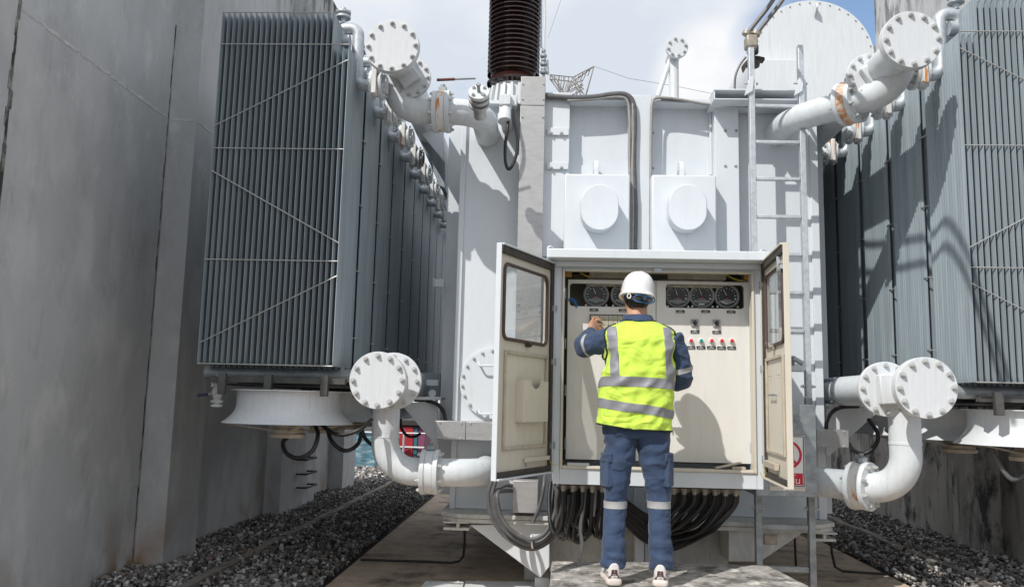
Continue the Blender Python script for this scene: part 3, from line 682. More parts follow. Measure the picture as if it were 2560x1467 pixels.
for (u0,u1) in ((1397,1562),(1617,1780)):
    part('turret_box', lambda m: stiff(m, u0,u1,6.06,433,660,YT+.05), bevel=.012)
    def boss(m):
        c = U((u0+u1)/2+9, 514, 5.925); r = .138; hh = .035; pts = []
        for i in range(33): a = PI*i/32; pts.append((c.x+r*math.cos(a), c.y, c.z+hh+r*math.sin(a)))
        for i in range(33): a = PI+PI*i/32; pts.append((c.x+r*math.cos(a), c.y, c.z-hh+r*math.sin(a)))
        m.prism(pts, (0,.134,0))
    part('boss', boss, bevel=.006)
    def lug(m):
        c = U((u0+u1)/2+ (0 if u0<1500 else -8), 408, 6.2); pts = []
        y0, y1, z0, z1 = 6.15, YT+.005, Z(434,6.1), Z(388,6.1)
        r = (y1-y0)/2; yc = (y0+y1)/2; outer = [(c.x,y0,z0)]+[(c.x, yc-r*math.cos(PI*i/14), z1-r+r*math.sin(PI*i/14)) for i in range(15)]+[(c.x,y1,z0)]
        inner = [(c.x, yc-.035*math.cos(2*PI*i/16), z1-r+.035*math.sin(2*PI*i/16)) for i in range(16)]
        m.prism([(p[0]-.018,p[1],p[2]) for p in outer], (.036,0,0))
        m.cur = 1; m.tube([(c.x-.02,yc,z1-r),(c.x+.02,yc,z1-r)], .032, 16)
    part('lifting_lug', lug, ('paint','greyp'), bevel=.004)
for v0,v1 in ((320,338),(406,423)):
    s = part('clamp_strip', lambda m: m.box(X(1351,6.19), X(1406,6.19), 6.18, 6.2-.001, Z(v1,6.19), Z(v0,6.19)), bevel=.002)
    for u in (1367,1393): bolt_obj(s, U(u,(v0+v1)/2+1,6.18), (0,-1,0), .75)
for (u, v) in [(1369,246),(1407-13,246),(1811-11,325),(1827,325),(1800,413),(1826,413),(1620,250),(1620,331),(1620,418)]:
    part('hole', lambda m: m.tube([U(u,v,6.199),U(u,v,6.196)], .012, 12), 'galvd', 0)
part('flat_bar', lambda m: m.box(X(1556,6.3), X(1563,6.3), 6.3, YT-.001, Z(385,6.3), Z(268,6.3)))
part('flat_bar', lambda m: m.box(X(1764,6.3), X(1770,6.3), 6.3, YT-.001, Z(432,6.3), Z(268,6.3)))
# channel shelf above the right half
def shelf(m):
    x0, x1 = X(1772,6.02,230), X(1986,6.02,230); zt, zb = Z(221,6.02,1880), Z(248,6.02,1880)
    m.box(x0, x1, 6.02, 6.32, zt-.012, zt); m.box(x0, x1, 6.30, 6.32, zb, zt-.0125); m.box(x0, x1, 6.02, 6.2995, zb, zb+.01)
    m.box(x0, x0+.01, 6.03, 6.2995, zb+.0105, zt-.0125)
sh = part('channel_shelf', shelf, bevel=.002)
bolt_obj(sh, U(1795,242,6.30), (0,-1,0), .9); bolt_obj(sh, U(1834,242,6.30), (0,-1,0), .9)
# manhole cover
c = U(1229,951,6.36); mr = (U(1229,951,6.36)-U(1143,951,6.36)).length
mh = part('manhole_cover', lambda m: m.lathe([(mr,0),(mr,.025),(.0,.026)], (c.x,YT-.002,c.z), (0,-1,0), n=64), bevel=0)
for i in range(20):
    a = 2*PI*i/20+.1; bolt_obj(mh, (c.x+mr*.93*math.cos(a), YT-.028, c.z+mr*.93*math.sin(a)), (0,-1,0), .7)
for v in (900,1018):
    p = U(1188,v,YT-.03); q = U(1240,v,YT-.03)
    part('handle', lambda m: m.tube(fillet([p, p+Vector((.012,-.06,-.025)), q+Vector((-.012,-.06,-.025)), q], .02), .008, 8), 'paint', 0, parent=mh)
# gussets and small brackets beside the tank
def plate(m, pts, Y, th): m.prism([U(u,v,Y) for u,v in pts], (0,th,0))
part('bracket', lambda m: plate(m, [(1005,283),(1101,283),(1101,400)], 6.9, .03))
part('bracket', lambda m: plate(m, [(1020,300),(1104,400),(1104,470),(1090,460)], 7.2, .5), 'fin')
part('bracket', lambda m: plate(m, [(995,1002),(1086,992),(1086,1102),(1078,1102)], 6.5, .03))
part('bracket', lambda m: plate(m, [(1030,984),(1094,984),(1094,992),(1030,992)], 6.45, .3))
part('bracket', lambda m: plate(m, [(2050,1010),(2192,1010),(2058,1130),(2050,1130)], 6.5, .03))
part('bracket', lambda m: plate(m, [(2050,1001),(2160,1003),(2160,1009),(2050,1009)], 6.45, .3))
part('lug', lambda m: m.lathe([(.03,-.01),(.03,.01)], U(1073,976,6.6), (0,1,0), n=18), bevel=0)
part('lug', lambda m: m.lathe([(.03,-.01),(.03,.01)], U(2078,996,6.45), (0,1,0), n=18), bevel=0)
part('tee_bracket', lambda m: (m.box(X(1075,6.7), X(1102,6.7), 6.7, 6.72, Z(712,6.7,1090), Z(692,6.7,1090)), m.box(X(1075,6.7), X(1078,6.7), 6.66, 6.6995, Z(714,6.7,1090), Z(690,6.7,1090))))
part('tee_bracket', lambda m: m.box(X(1067,6.7), X(1096,6.7), 6.7, 6.72, Z(957,6.7,1080), Z(942,6.7,1080)))
# skid
zb = ZBASE
def base(m):
    for dz, e in ((0,0),(-.034,.015)):
        Y0 = 6.05
        a = U(1088,1280,Y0).x; b = X(2088,Y0,1300)
        m.prism([(a+.14,Y0+e,zb+dz),(b-.14,Y0+e,zb+dz),(b-e,Y0+.14,zb+dz),(b-e,Y0+.9,zb+dz),(b-.12,10.6,zb+dz),(a+.12,10.6,zb+dz),(a+e,Y0+.9,zb+dz),(a+e,Y0+.14,zb+dz)], (0,0,-.03))
part('base_plate', base, 'dirty', .004)
def ibeam(m, u0, u1, uw):
    z1 = zb-.065; z0 = Z(1308,6.15,1130)
    m.box(X(u0,6.15,1300), X(u1,6.15,1300), 6.15, 10.4, z0-.02, z0); xw_ = X(uw,6.15,1300); m.box(xw_-.012, xw_+.012, 6.151, 10.4, z0+.0005, z1); m.box(X(u0,6.15,1300), X(u1,6.15,1300), 6.12, 10.4, z1+.0005-.012, z1)
part('skid_beam', lambda m: ibeam(m, 1100,1164,1136), 'dirty', .003)
part('skid_beam', lambda m: ibeam(m, 2012,2074,2046), 'dirty', .003)
part('skid_gusset', lambda m: plate(m, [(1166,1302),(1364,1297),(1364,1405),(1341,1433)], 6.12, .3), 'paint', .006)
part('skid_gusset', lambda m: plate(m, [(1808,1314),(1997,1318),(1886,1393),(1808,1393)], 6.12, .3), 'dirty', .006)
part('skid_web', lambda m: m.box(X(1364,6.5,1350)+.002, X(1808,6.5,1350)-.002, 6.5, 10.2, .10, zb-.065), 'dirty', .003)
part('skid_post', lambda m: (m.box(X(1577,6.2,1300), X(1598,6.2,1300), 6.2, 6.2+.12, 0, Z(1200,6.2)), m.box(X(1600,6.25,1300)+.004, X(1668,6.25,1300), 6.28, 6.45, 0, Z(1306,6.25))), 'paint', .004)
part('foot', lambda m: m.box(X(1327,6.3,1440), X(1364,6.3,1440), 6.3, 9.8, 0, .10), 'dirty', .004)
part('pad', lambda m: m.box(X(1300,6.6,1400), X(1808,6.6,1400), 6.7, 9.8, .0, .10), 'dirty', .004)
part('earth_terminal', lambda m: m.box(X(1895,6.118,1330), X(1928,6.118,1330), 6.105, 6.119, Z(1350,6.11,1910), Z(1326,6.11,1910)), 'brass', .003)
part('seal_strip', lambda m: m.tube(px([(1790,1292),(1860,1282),(1950,1288),(2040,1285)], 6.35), .012, 8), 'seal', 0)

# ---------------------------------------------------------------- oil piping
def manifold(u, v, Y, rpx, label, second, sdir, long_):
    c = U(u, v, Y); r = (U(u+rpx, v, Y)-c).length
    t = thing('manifold_pipe', c, label, 'oil pipe', 'capped manifold pipes in front of the radiator banks')
    m = MB(); m.lathe([(r*.60,.035),(r*.60,long_)], c, (0,1,0), n=40); m.build('pipe', M['pipe'], t)
    m = MB(); m.lathe([(r,.0335),(r,.062),(r*.62,.066)], c, (0,1,0), n=64); m.build('flange', M['paint_cap'], t, bevel=.003)
    m = MB(); m.lathe([(.0,.0),(r*.985,.0),(r,.004),(r,.032)], c, (0,1,0), n=72); cap = m.build('end_cap', M['paint_cap'], t)
    for i in range(12):
        a = 2*PI*i/12+.03; bolt_obj(cap, c+Vector((r*.865*math.cos(a),0,r*.865*math.sin(a))), (0,-1,0), 1.0)
    (u2, v2, Y2, r2) = second; c2 = U(u2, v2, Y2); rr2 = (U(u2+r2, v2, Y2)-c2).length
    m = MB(); m.lathe([(rr2,0),(rr2,.034),(rr2*.6,.036),(rr2*.6,.10)], c2, (0,1,0), n=64); d = m.build('side_flange', M['paint_cap'], t, bevel=.003)
    for i in range(12):
        a = 2*PI*i/12; p = c2+Vector((rr2*.86*math.cos(a),0,rr2*.86*math.sin(a)))
        bolt_obj(d, p, (0,-1,0), .9)
    h = rr2*.55; e = c+Vector((0,c2.y-.06-c.y,0)); q = c2+Vector((sdir*rr2*-.10,-.06,0)); ax = (e-q); ax.normalize(); n_ = Vector((-ax.z,0,ax.x))*h
    if abs(ax.z) > .15: n_ *= .9
    m = MB(); m.prism([q+n_-ax*rr2*.45, e+n_, e-n_, q-n_-ax*rr2*.45], (0,.0585,0)); m.build('cross_duct', M['paint_cap'], t, bevel=.01)
    return t, c
def pipe_flange(t, p, ax, r, rusty, tabs=True):
    ax = Vector(ax).normalized()
    m = MB(); m.lathe([(r*.6,-.063),(r,-.062),(r,-.029),(r*.6,-.028)], p, ax, n=56); f = m.build('flange', M['pipe'], t, bevel=.003)
    m = MB(); m.lathe([(r*.6,.028),(r,.029),(r,.062),(r*.6,.063)], p, ax, n=56); m.build('flange', M['pipe'], t, bevel=.003)
    m = MB(); m.lathe([(r*.7,-.0275),(r*.97,-.027),(r*.97,.027),(r*.7,.0275)], p, ax, n=48); m.build('valve_ring', M[rusty], t)
    a, b = m.ring_frame(ax)
    for i in range(8):
        w_ = 2*PI*i/8+.39; q = p+a*(r*.84*math.cos(w_))+b*(r*.84*math.sin(w_))
        bolt_obj(f, q+ax*.062, ax, .95); bolt_obj(f, q-ax*.062, -ax, .95)
    m = MB(); z = p+Vector((0,0,r)); m.box(z.x-.03,z.x+.03,z.y-.03,z.y+.03,z.z-.004,z.z+.03); m.tube([z+Vector((0,0,.03)),z+Vector((0,0,.055))], .018, 8); m.build('stem', M['galvd'], t, bevel=.003)
gm = 'white oil pipes between manifolds and tank'
def oil_pipe(path, r, fl, label, rusty, frad=.155, weld=None):
    t = thing('oil_pipe', path[0], label, 'oil pipe', gm)
    m = MB(); P = fillet(path, .21, 12); m.tube(P, r, 40); m.build('pipe', M['pipe'], t, angle=50)
    for (p, ax) in fl: pipe_flange(t, p, ax, frad, rusty)
    if weld:
        m = MB()
        for (p, ax) in weld: m.lathe([(r*.9,-.012),(r+.003,-.008),(r+.003,.008),(r*.9,.012)], p, ax, n=36)
        m.build('weld_seam', M['pipe'], t)
    return t
manifold(972,113,5.38,67.5, 'white capped manifold pipe at the top left beside the left radiators', (1018,192,5.72,51), 1, 4.9)
manifold(937,943,5.38,70.5, 'white capped manifold pipe low on the left beside the left radiators', (975,945,5.62,70), 1, 4.9)
manifold(2264,98,5.0,75.5, 'white capped manifold pipe at the top right beside the right radiators', (2160,188,5.5,58), -1, 4.6)
manifold(2300,962,5.0,78, 'white capped manifold pipe low on the right beside the right radiators', (2200,965,5.3,69), -1, 4.6)
RP = .096
Yp = 5.8
a = U(986,128,Yp); b = U(986,277,Yp); z_ = b.z
p1 = Vector((a.x,Yp,a.z)); p2 = Vector((a.x,Yp,z_)); p3 = Vector((X(1197,Yp,280),Yp,z_)); p4 = Vector((p3.x,YT+.03,z_))
oil_pipe([p1,p2,p3,p4], RP, [(Vector((X(1097,Yp,277),Yp,z_)),(1,0,0))], 'white oil pipe curving from the top left manifold into the tank, with a rust-streaked flange', 'rustw', weld=[(p4-Vector((0,.04,0)),(0,1,0))])
z_ = U(1120,1172,Yp).z; xa = X(957,Yp,1060); zt = U(957,960,Yp).z; xb = X(1195,Yp,1170)
oil_pipe([(xa,Yp,zt),(xa,Yp,z_),(xb,Yp,z_),(xb,YT+.03,z_)], RP, [(Vector((X(1068,Yp,1170),Yp,z_)),(1,0,0))], 'white oil pipe curving from the low left manifold into the tank, with a white flange', 'pipe', weld=[(Vector((xa,Yp,U(957,1082,Yp).z)),(0,0,1)),(Vector((xb,YT-.01,z_)),(0,1,0))])
# right upper
c0 = U(2262,105,5.35); f1 = U(2113,264,5.62)
q0 = U(1962,298,YT+.05); q1 = U(1955,300,6.02); q2 = U(2240,236,5.36); q2.z = q1.z; dxy = Vector((q2.x-q1.x, q2.y-q1.y, 0)).normalized()
q0 = Vector((q1.x, YT+.05, q1.z)); up = Vector((q2.x, q2.y, c0.z+.02))
def on_line(u, v):   # the point of the straight run q1-q2 seen at column u
    best = min((abs((cam.matrix_world.inverted() @ (q1.lerp(q2,t))).x/-(cam.matrix_world.inverted() @ (q1.lerp(q2,t))).z - ((u*1.00748-CX)/FPX)), t) for t in [i/200 for i in range(201)])
    return q1.lerp(q2, best[1])
oil_pipe([q0,q1,q2,up], RP, [(on_line(2110,264), q2-q1)], 'white oil pipe from the tank to the top right manifold with an orange rusty flange', 'rust', weld=[(q0-Vector((0,.06,0)),(0,1,0))])
q1 = U(1975,1190,5.90); q2 = U(2250,1192,5.36); q2.z = q1.z
q0 = Vector((q1.x, YT+.05, q1.z)); up = Vector((q2.x, q2.y, U(2300,965,5.3).z))
oil_pipe([q0,q1,q2,up], RP, [(on_line(2140,1185), q2-q1)], 'white oil pipe curving up to the low right manifold, with a slightly rusty flange', 'rustw', weld=[(Vector((q2.x,q2.y,U(2250,1100,5.36).z)),(0,0,1))])

# small valve with handle at the upper left pipe
ax = Vector((.02,-.80,.42)).normalized(); p = U(1188,228,5.45)
sv = thing('sampling_valve', p, 'small white capped valve with a long rust-tipped handle above the top left pipe', 'valve')
m = MB(); rv = .073; m.lathe([(0,0),(rv,0),(rv,-.028),(rv*.6,-.029)], p, ax, n=36); cp = m.build('cap', M['paint_cap'], sv, bevel=.002)
m = MB(); m.lathe([(rv*.6,-.029),(rv*.6,-.05),(rv,-.051),(rv,-.075),(rv*.6,-.076),(rv*.6,-.10),(rv,-.101),(rv,-.122),(rv*.62,-.123),(rv*.62,-.23)], p, ax, n=36); m.build('body', M['steel'], sv, bevel=.002)
a, b = m.ring_frame(ax)
for i in range(4):
    w_ = PI/4+PI/2*i; bolt_obj(cp, p+a*(rv*.72*math.cos(w_))+b*(rv*.72*math.sin(w_)), ax, .8)
m = MB(); m.tube([p, p+ax*.05], .012, 10); m.tube([p+ax*.05,p+ax*.07], .016, 6); m.build('plug', M['galvd'], sv)
h0 = U(1180,195,5.62); h1 = U(1128,197,5.6); h2 = U(1084,199,5.58)
m = MB(); m.cur = 0; m.tube([h0,h1], .008, 8); m.cur = 1; m.tube([h1+Vector((.001,0,0)),h2], .011, 8); m.build('handle', [M['galvd'], mat('rusty handle grip', (.17,.05,.03), .6, 0, .4, 30)], sv)

# pressure relay with its cable loop
p = U(1255,262,6.12)
rel = thing('pressure_relay', p, 'small white relay box with a round cover on the tank beside the steel duct', 'relay')
m = MB(); m.box(X(1240,6.1,250),X(1268,6.1,250),6.06,6.25,Z(264,6.1,1255),Z(238,6.1,1255)); m.box(X(1266,6.1,250)+.003,X(1283,6.1,250),6.1,6.25,Z(262,6.1,1270),Z(236,6.1,1270)); m.build('housing', M['paint_cap'], rel, bevel=.006)
m = MB(); m.lathe([(.055,-.16),(.06,-.10),(.05,-.09),(.05,-.02)], U(1255,262,6.13), (0,.35,1), n=24); m.build('cover', M['paint_cap'], rel, bevel=.002)
m = MB(); m.box(X(1244,6.2,300),X(1270,6.2,300),6.18,YT-.001,Z(312,6.2,1255),Z(290,6.2,1255)); m.build('bracket', M['paint'], rel, bevel=.003)
hose(px([(1262,288,6.1),(1259,320),(1254,360),(1254,400),(1262,420),(1274,405),(1284,370),(1282,330),(1274,295),(1272,272)], 6.06), .0125, 'black cable drop loop hanging from the relay box onto the steel duct')

# steel cable ducts and trays
cd = thing('cable_duct', (X(1316,6.12),6.2,1), 'tall brushed steel cable duct running up the tank left of the cabinet', 'cable duct')
xs0, xs1 = X(1286,6.12,500), X(1348,6.12,500)
zs = [Z(1178,6.12,1316), Z(640,6.12,1316), Z(262,6.12,1316), Z(190,6.12,1316)]
for za, zb2 in ((zs[0],zs[2]-.002),(zs[2]+.002,zs[3])):
    m = MB(); m.box(xs0, xs1, 6.12, 6.37, za, zb2); cvr = m.build('cover', M['steel'], cd, bevel=.003)
    for zz in ((za+.05, zb2-.06) if za > 3 else (zb2-.09, zb2-1.55, zb2-1.6)):
        for xx in (xs0+.015, xs1-.015): bolt_obj(cvr, (xx,6.12,zz), (0,-1,0), .45)
m = MB(); m.box(xs0+.002, xs1-.002, 6.13, 6.36, zs[2]-.002, zs[2]+.002); m.build('gasket', M['blue'], cd)
m = MB(); m.box(X(1272,6.0,1230), X(1335,6.0,1230), 6.0, 6.25, Z(1272,6.0,1300), Z(1192,6.0,1300)); tag(m.build('junction_box', M['steel'], bevel=.004), 'brushed steel terminal box below the open left door with hoses plugged into it', 'box')
def tray(u0, u1, v0, v1, Y, label, joints):
    xa, xb_ = X(u0,Y,v0), X(u1,Y,v0); za, zb_ = U((u0+u1)/2,v1,Y).z, U((u0+u1)/2,v0,Y).z
    t = thing('cable_tray', ((xa+xb_)/2, Y, za), label, 'cable tray', 'brushed steel cable trays')
    xs = [xa]+[X(j,Y,v0) for j in joints]+[xb_]
    for i in range(len(xs)-1):
        m = MB(); m.box(xs[i]+.001, xs[i+1]-.001, Y, Y+.25, za, zb_); c_ = m.build('cover', M['steel'], t, bevel=.003)
        for dx in (.15,.85): bolt_obj(c_, (xs[i]+(xs[i+1]-xs[i])*dx, Y, zb_-.012), (0,-1,0), .4); bolt_obj(c_, (xs[i]+(xs[i+1]-xs[i])*dx, Y, za+.012), (0,-1,0), .4)
tray(1080, 1300, 1046, 1092, 6.1, 'horizontal brushed steel cable tray behind the open left door', [1156,1231])
tray(2026, 2106, 1066, 1110, 6.1, 'short brushed steel cable tray right of the ladder guard', [])
hose(px([(1030,992,6.6),(1060,994,6.5),(1085,1003,6.4),(1100,1020,6.3),(1106,1044,6.25)], None), .015, 'black cable bending down into the left steel cable tray', group='black cables bending into the steel trays')
hose(px([(2130,1008,6.4),(2090,1010,6.35),(2065,1022,6.3),(2052,1045,6.25),(2050,1066,6.25)], None), .015, 'black cable bending down into the right steel cable tray', group='black cables bending into the steel trays')
jb = thing('junction_box', U(2100,970,6.3), 'grey lidded junction box between the ladder and the low right manifold', 'junction box')
m = MB(); m.box(X(2063,6.4,970),X(2100,6.4,970),6.35,6.7,U(2090,1000,6.35).z,U(2090,938,6.35).z); m.build('body', M['fin'], jb, bevel=.006)
m = MB(); m.box(X(2100,6.4,970)+.002,X(2112,6.4,970),6.33,6.72,U(2090,1001,6.35).z,U(2090,933,6.35).z); m.box(X(2112,6.4,970)+.003,X(2140,6.4,970),6.35,6.7,U(2090,999,6.35).z,U(2090,936,6.35).z); m.build('lid', M['paint'], jb, bevel=.006)
jb = thing('junction_box', U(1068,958,7), 'dark grey box behind the low left manifold beside the tank', 'junction box')
m = MB(); m.box(X(1046,6.95,958),X(1092,6.95,958),6.95,7.3,U(1070,985,6.95).z,U(1070,925,6.95).z); m.build('body', M['fin'], jb, bevel=.006)

# conduits on the tank face
def conduit(pts, r, label, m_='hosel', Y=6.168):
    return hose(px(pts, Y), r, label, m_, 'conduit', 'conduits clipped to the tank face', 'conduit')
conduit([(1346,238),(1410,243),(1470,242),(1520,235),(1552,236),(1570,255),(1574,300),(1572,400),(1576,520),(1574,640)], .022, 'thick grey conduit bundle bending down the tank between the two boxes', 'hose')
conduit([(1408,250),(1480,246),(1530,241),(1556,250),(1562,300),(1562,400),(1566,520),(1564,640)], .012, 'thin ribbed grey conduit beside the thick bundle left of the middle rib', 'hosel', 6.165)
conduit([(1570,258),(1571,330),(1569,420),(1571,520),(1569,640)], .010, 'thinnest pale conduit in front of the thick grey bundle', 'hosel', 6.155)
conduit([(1960,268),(1890,266),(1790,262),(1740,257),(1690,248),(1640,243),(1620,252),(1616,300),(1615,420),(1614,520),(1614,640)], .011, 'pale ribbed conduit running along the tank top and down right of the middle rib', 'hosel', 6.172)
conduit([(1960,262),(1860,262),(1770,260),(1700,251),(1640,246)], .009, 'thin dark conduit along the tank top above the right box', 'hose', 6.178)

# ---------------------------------------------------------------- bushing
p = U(1277,205,7.1); BZ = ZTOP
bx = X(1276,7.1,100); by = 7.1
bush = thing('bushing', (bx, by, BZ), 'tall brown ribbed porcelain insulator rising from the tank out of the picture', 'insulator')
rb_ = abs(X(1340,7.1,60)-X(1210,7.1,60))/2
zb0 = U(1276,190,7.1-rb_).z
prof = [(rb_*.70, zb0-.02)]; z = zb0+.0
prof += [(rb_*.74,zb0),(rb_*.86,zb0+.02),(rb_*.99,zb0+.01),(rb_*1.0,zb0+.022),(rb_*.80,zb0+.085)]
z = zb0+.10
while z < zb0+2.6:
    prof += [(rb_*.80,z),(rb_*.94,z+.004),(rb_*.985,z-.002),(rb_*.985,z+.006),(rb_*.93,z+.017),(rb_*.80,z+.028)]; z += .0425
m = MB(); m.lathe(prof, (bx,by,0), n=64); m.build('porcelain', M['porc'], bush, angle=40)
m = MB(); m.lathe([(rb_*1.05,BZ-.02),(rb_*1.05,BZ+.05),(rb_*.98,BZ+.055),(rb_*.98,BZ+.1),(rb_*.80,zb0-.05),(rb_*.76,zb0-.01)], (bx,by,0), n=56)
for i in range(20):
    a = 2*PI*i/20; c, s_ = math.cos(a), math.sin(a); q = lambda r,w,z: (bx+r*c-w*s_, by+r*s_+w*c, z)
    m.prism([q(rb_*.80,-.012,zb0-.04),q(rb_*.80,.012,zb0-.04),q(rb_*.98,.016,BZ+.1),q(rb_*.98,-.016,BZ+.1)], (c*.03,s_*.03,.0))
m.build('flange', M['paint_cap'], bush, bevel=.003)
for i in range(24):
    a = 2*PI*i/24+.05; bolt_obj(bush, (bx+rb_*1.02*math.cos(a), by+rb_*1.02*math.sin(a), BZ+.052), (0,0,1), .7)
t = thing('arcing_rod', U(1352,190,7.0), 'slim pale rod with fittings standing right of the brown insulator', 'rod')
m = MB(); m.tube(px([(1351,150,7.0),(1350,100),(1352,50),(1351,0),(1352,-60)],7.0), .012, 8); m.tube([U(1343,120,7.05),U(1344,-60,7.05)], .008, 8); m.build('rod', M['paint_cap'], t)
m = MB()
for v, r in ((180,.03),(172,.022),(160,.03),(150,.02),(140,.028),(128,.018)): 
    c = U(1349,v,7.0); m.lathe([(r,-.012),(r*1.1,0),(r,.012)], c, (0,0,1), n=14)
m.tube([U(1349,190,7.0),U(1349,120,7.0)], .012, 8); m.tube([U(1360,185,7.0),U(1358,150,7.0)], .012, 6); m.build('fittings', M['galvd'], t)
m = MB(); m.lathe([(.055,0),(.055,.16),(.05,.165)], (X(1352,6.7,220),6.7,ZTOP), n=24); m.build('stub', M['paint_cap'], t)

# capped vent pipe
c = U(1680,117,6.7); r = (U(1708,117,6.7)-c).length
vp = thing('vent_pipe', (c.x, 6.75, ZTOP), 'slender white pipe with a round bolted end cap on the tank top', 'vent pipe')
m = MB(); m.lathe([(0,0),(r,0),(r,.03),(r*.6,.032),(r*.6,.30)], c, (0,1,0), n=40); cp = m.build('end_cap', M['paint_cap'], vp, bevel=.002)
for i in range(8):
    a = 2*PI*i/8+.2; bolt_obj(cp, c+Vector((r*.78*math.cos(a),0,r*.78*math.sin(a))), (0,-1,0), .8)
m = MB(); m.tube([(X(1672,6.8,200),6.8,ZTOP-.01),(X(1672,6.8,200),6.8,c.z)], .042, 24); m.build('post', M['paint_cap'], vp)
m = MB(); m.tube([U(1632,240,6.75),U(1663,150,6.8)], .022, 12); m.build('brace', M['paint_cap'], vp)

# conservator
c = U(2018,143,7.0); r = (U(2018+153,143,7.0)-c).length
cv = thing('conservator', (c.x, 8.5, c.z-r), 'big white drum with a round bolted end standing high behind the ladder', 'oil conservator')
m = MB(); m.lathe([(r*.965,.031),(r*.965,3.3),(r*.9,3.4)], c, (0,1,0), n=96); m.build('drum', M['paint_cap'], cv)
m = MB(); m.lathe([(0,0),(r*.995,0),(r,.004),(r,.03)], c, (0,1,0), n=96); dsk = m.build('end_plate', M['paint_cap'], cv)
for i in range(36):
    a = 2*PI*i/36+.04; bolt_obj(dsk, c+Vector((r*.955*math.cos(a),0,r*.955*math.sin(a))), (0,-1,0), .45)
p = U(2022,28,6.99); m = MB(); m.prism([p+Vector((-.008,0,-.06)),p+Vector((-.008,-.07,.0)),p+Vector((-.008,-.06,.045)),p+Vector((-.008,0,.06))], (.016,0,0)); m.build('lug', M['paint_cap'], cv, bevel=.003)
m = MB(); m.box(X(1868,6.9,180),X(1983,6.9,180),6.88,6.995,Z(225,6.9,1920),Z(150,6.9,1920)); m.build('front_box', M['paint_cap'], cv, bevel=.006)
m = MB()
for yy in (7.6,9.6): m.box(c.x-.3, c.x+.3, yy, yy+.15, ZTOP, c.z-r*.7)
m.build('support', M['paint'], cv)

# terminal with two conductors
TY2 = 6.02
p = U(1863,115,TY2)
tc_ = thing('terminal_clamp', p, 'grey-brown cable clamp above the ladder gripping two conductors', 'clamp')
m = MB(); m.box(X(1849,TY2,100),X(1877,TY2,100),TY2-.05,TY2+.05,Z(122,TY2,1863),Z(92,TY2,1863))
m.build('body', M['brass'], tc_, bevel=.012)
m = MB()
for u in (1853,1876):
    q = U(u,84,TY2); m.lathe([(.022,-.02),(.034,-.014),(.034,.014),(.022,.02)], q, (.45,0,1), n=20)
m.build('sleeve', M['brass'], tc_)
m = MB(); m.lathe([(.05,-.05),(.055,-.02),(.02,.0),(.02,.05),(.045,.06),(.045,.12),(.03,.15)], U(1868,152,TY2+.12), n=20); m.prism([U(1858,140,6.15),U(1899,149,6.15),U(1898,142,6.15),U(1880,138,6.15)], (0,.08,0)); m.prism([U(1843,160,6.1),U(1858,144,6.1),U(1860,150,6.1),U(1848,176,6.1),U(1845,170,6.1)], (0,.06,0)); m.build('insulator', M['seal'], tc_, bevel=.006)
for (ua, ub, nm) in ((1853,1932,'left'),(1876,1956,'right')):
    sv_ = 0 if nm == 'left' else 62
    P4_ = [U(a_,b_+sv_,X=XRi)-SUN*t_ for a_,b_,t_ in ((2110,598,2.75),(2290,596,2.75),(2345,556,2.75),(2385,600,2.75),(2425,690,2.75),(2470,800,2.9))]
    hose(px([(ua,86),(ua+22,58),(ua+52,20),(ub-4,-15),(ub+14,-50)], TY2)[:-4]+smooth_path([U(ub-4,-15,TY2)+Vector((.03,-.02,.05)),U(ub-4,-15,TY2)+Vector((.05,-.15,.35))]+P4_, 8), .0165, f'{nm} of two thick grey conductors rising from the clamp above the ladder', 'conductor', 'conductor', 'conductors rising from the clamp', 'conductor')
hose(px([(1851,142),(1836,162),(1825,190),(1823,225)], 6.3), .009, 'thin grey wire bowing down left of the ladder top', 'conductor', 'wire', None, 'wire')

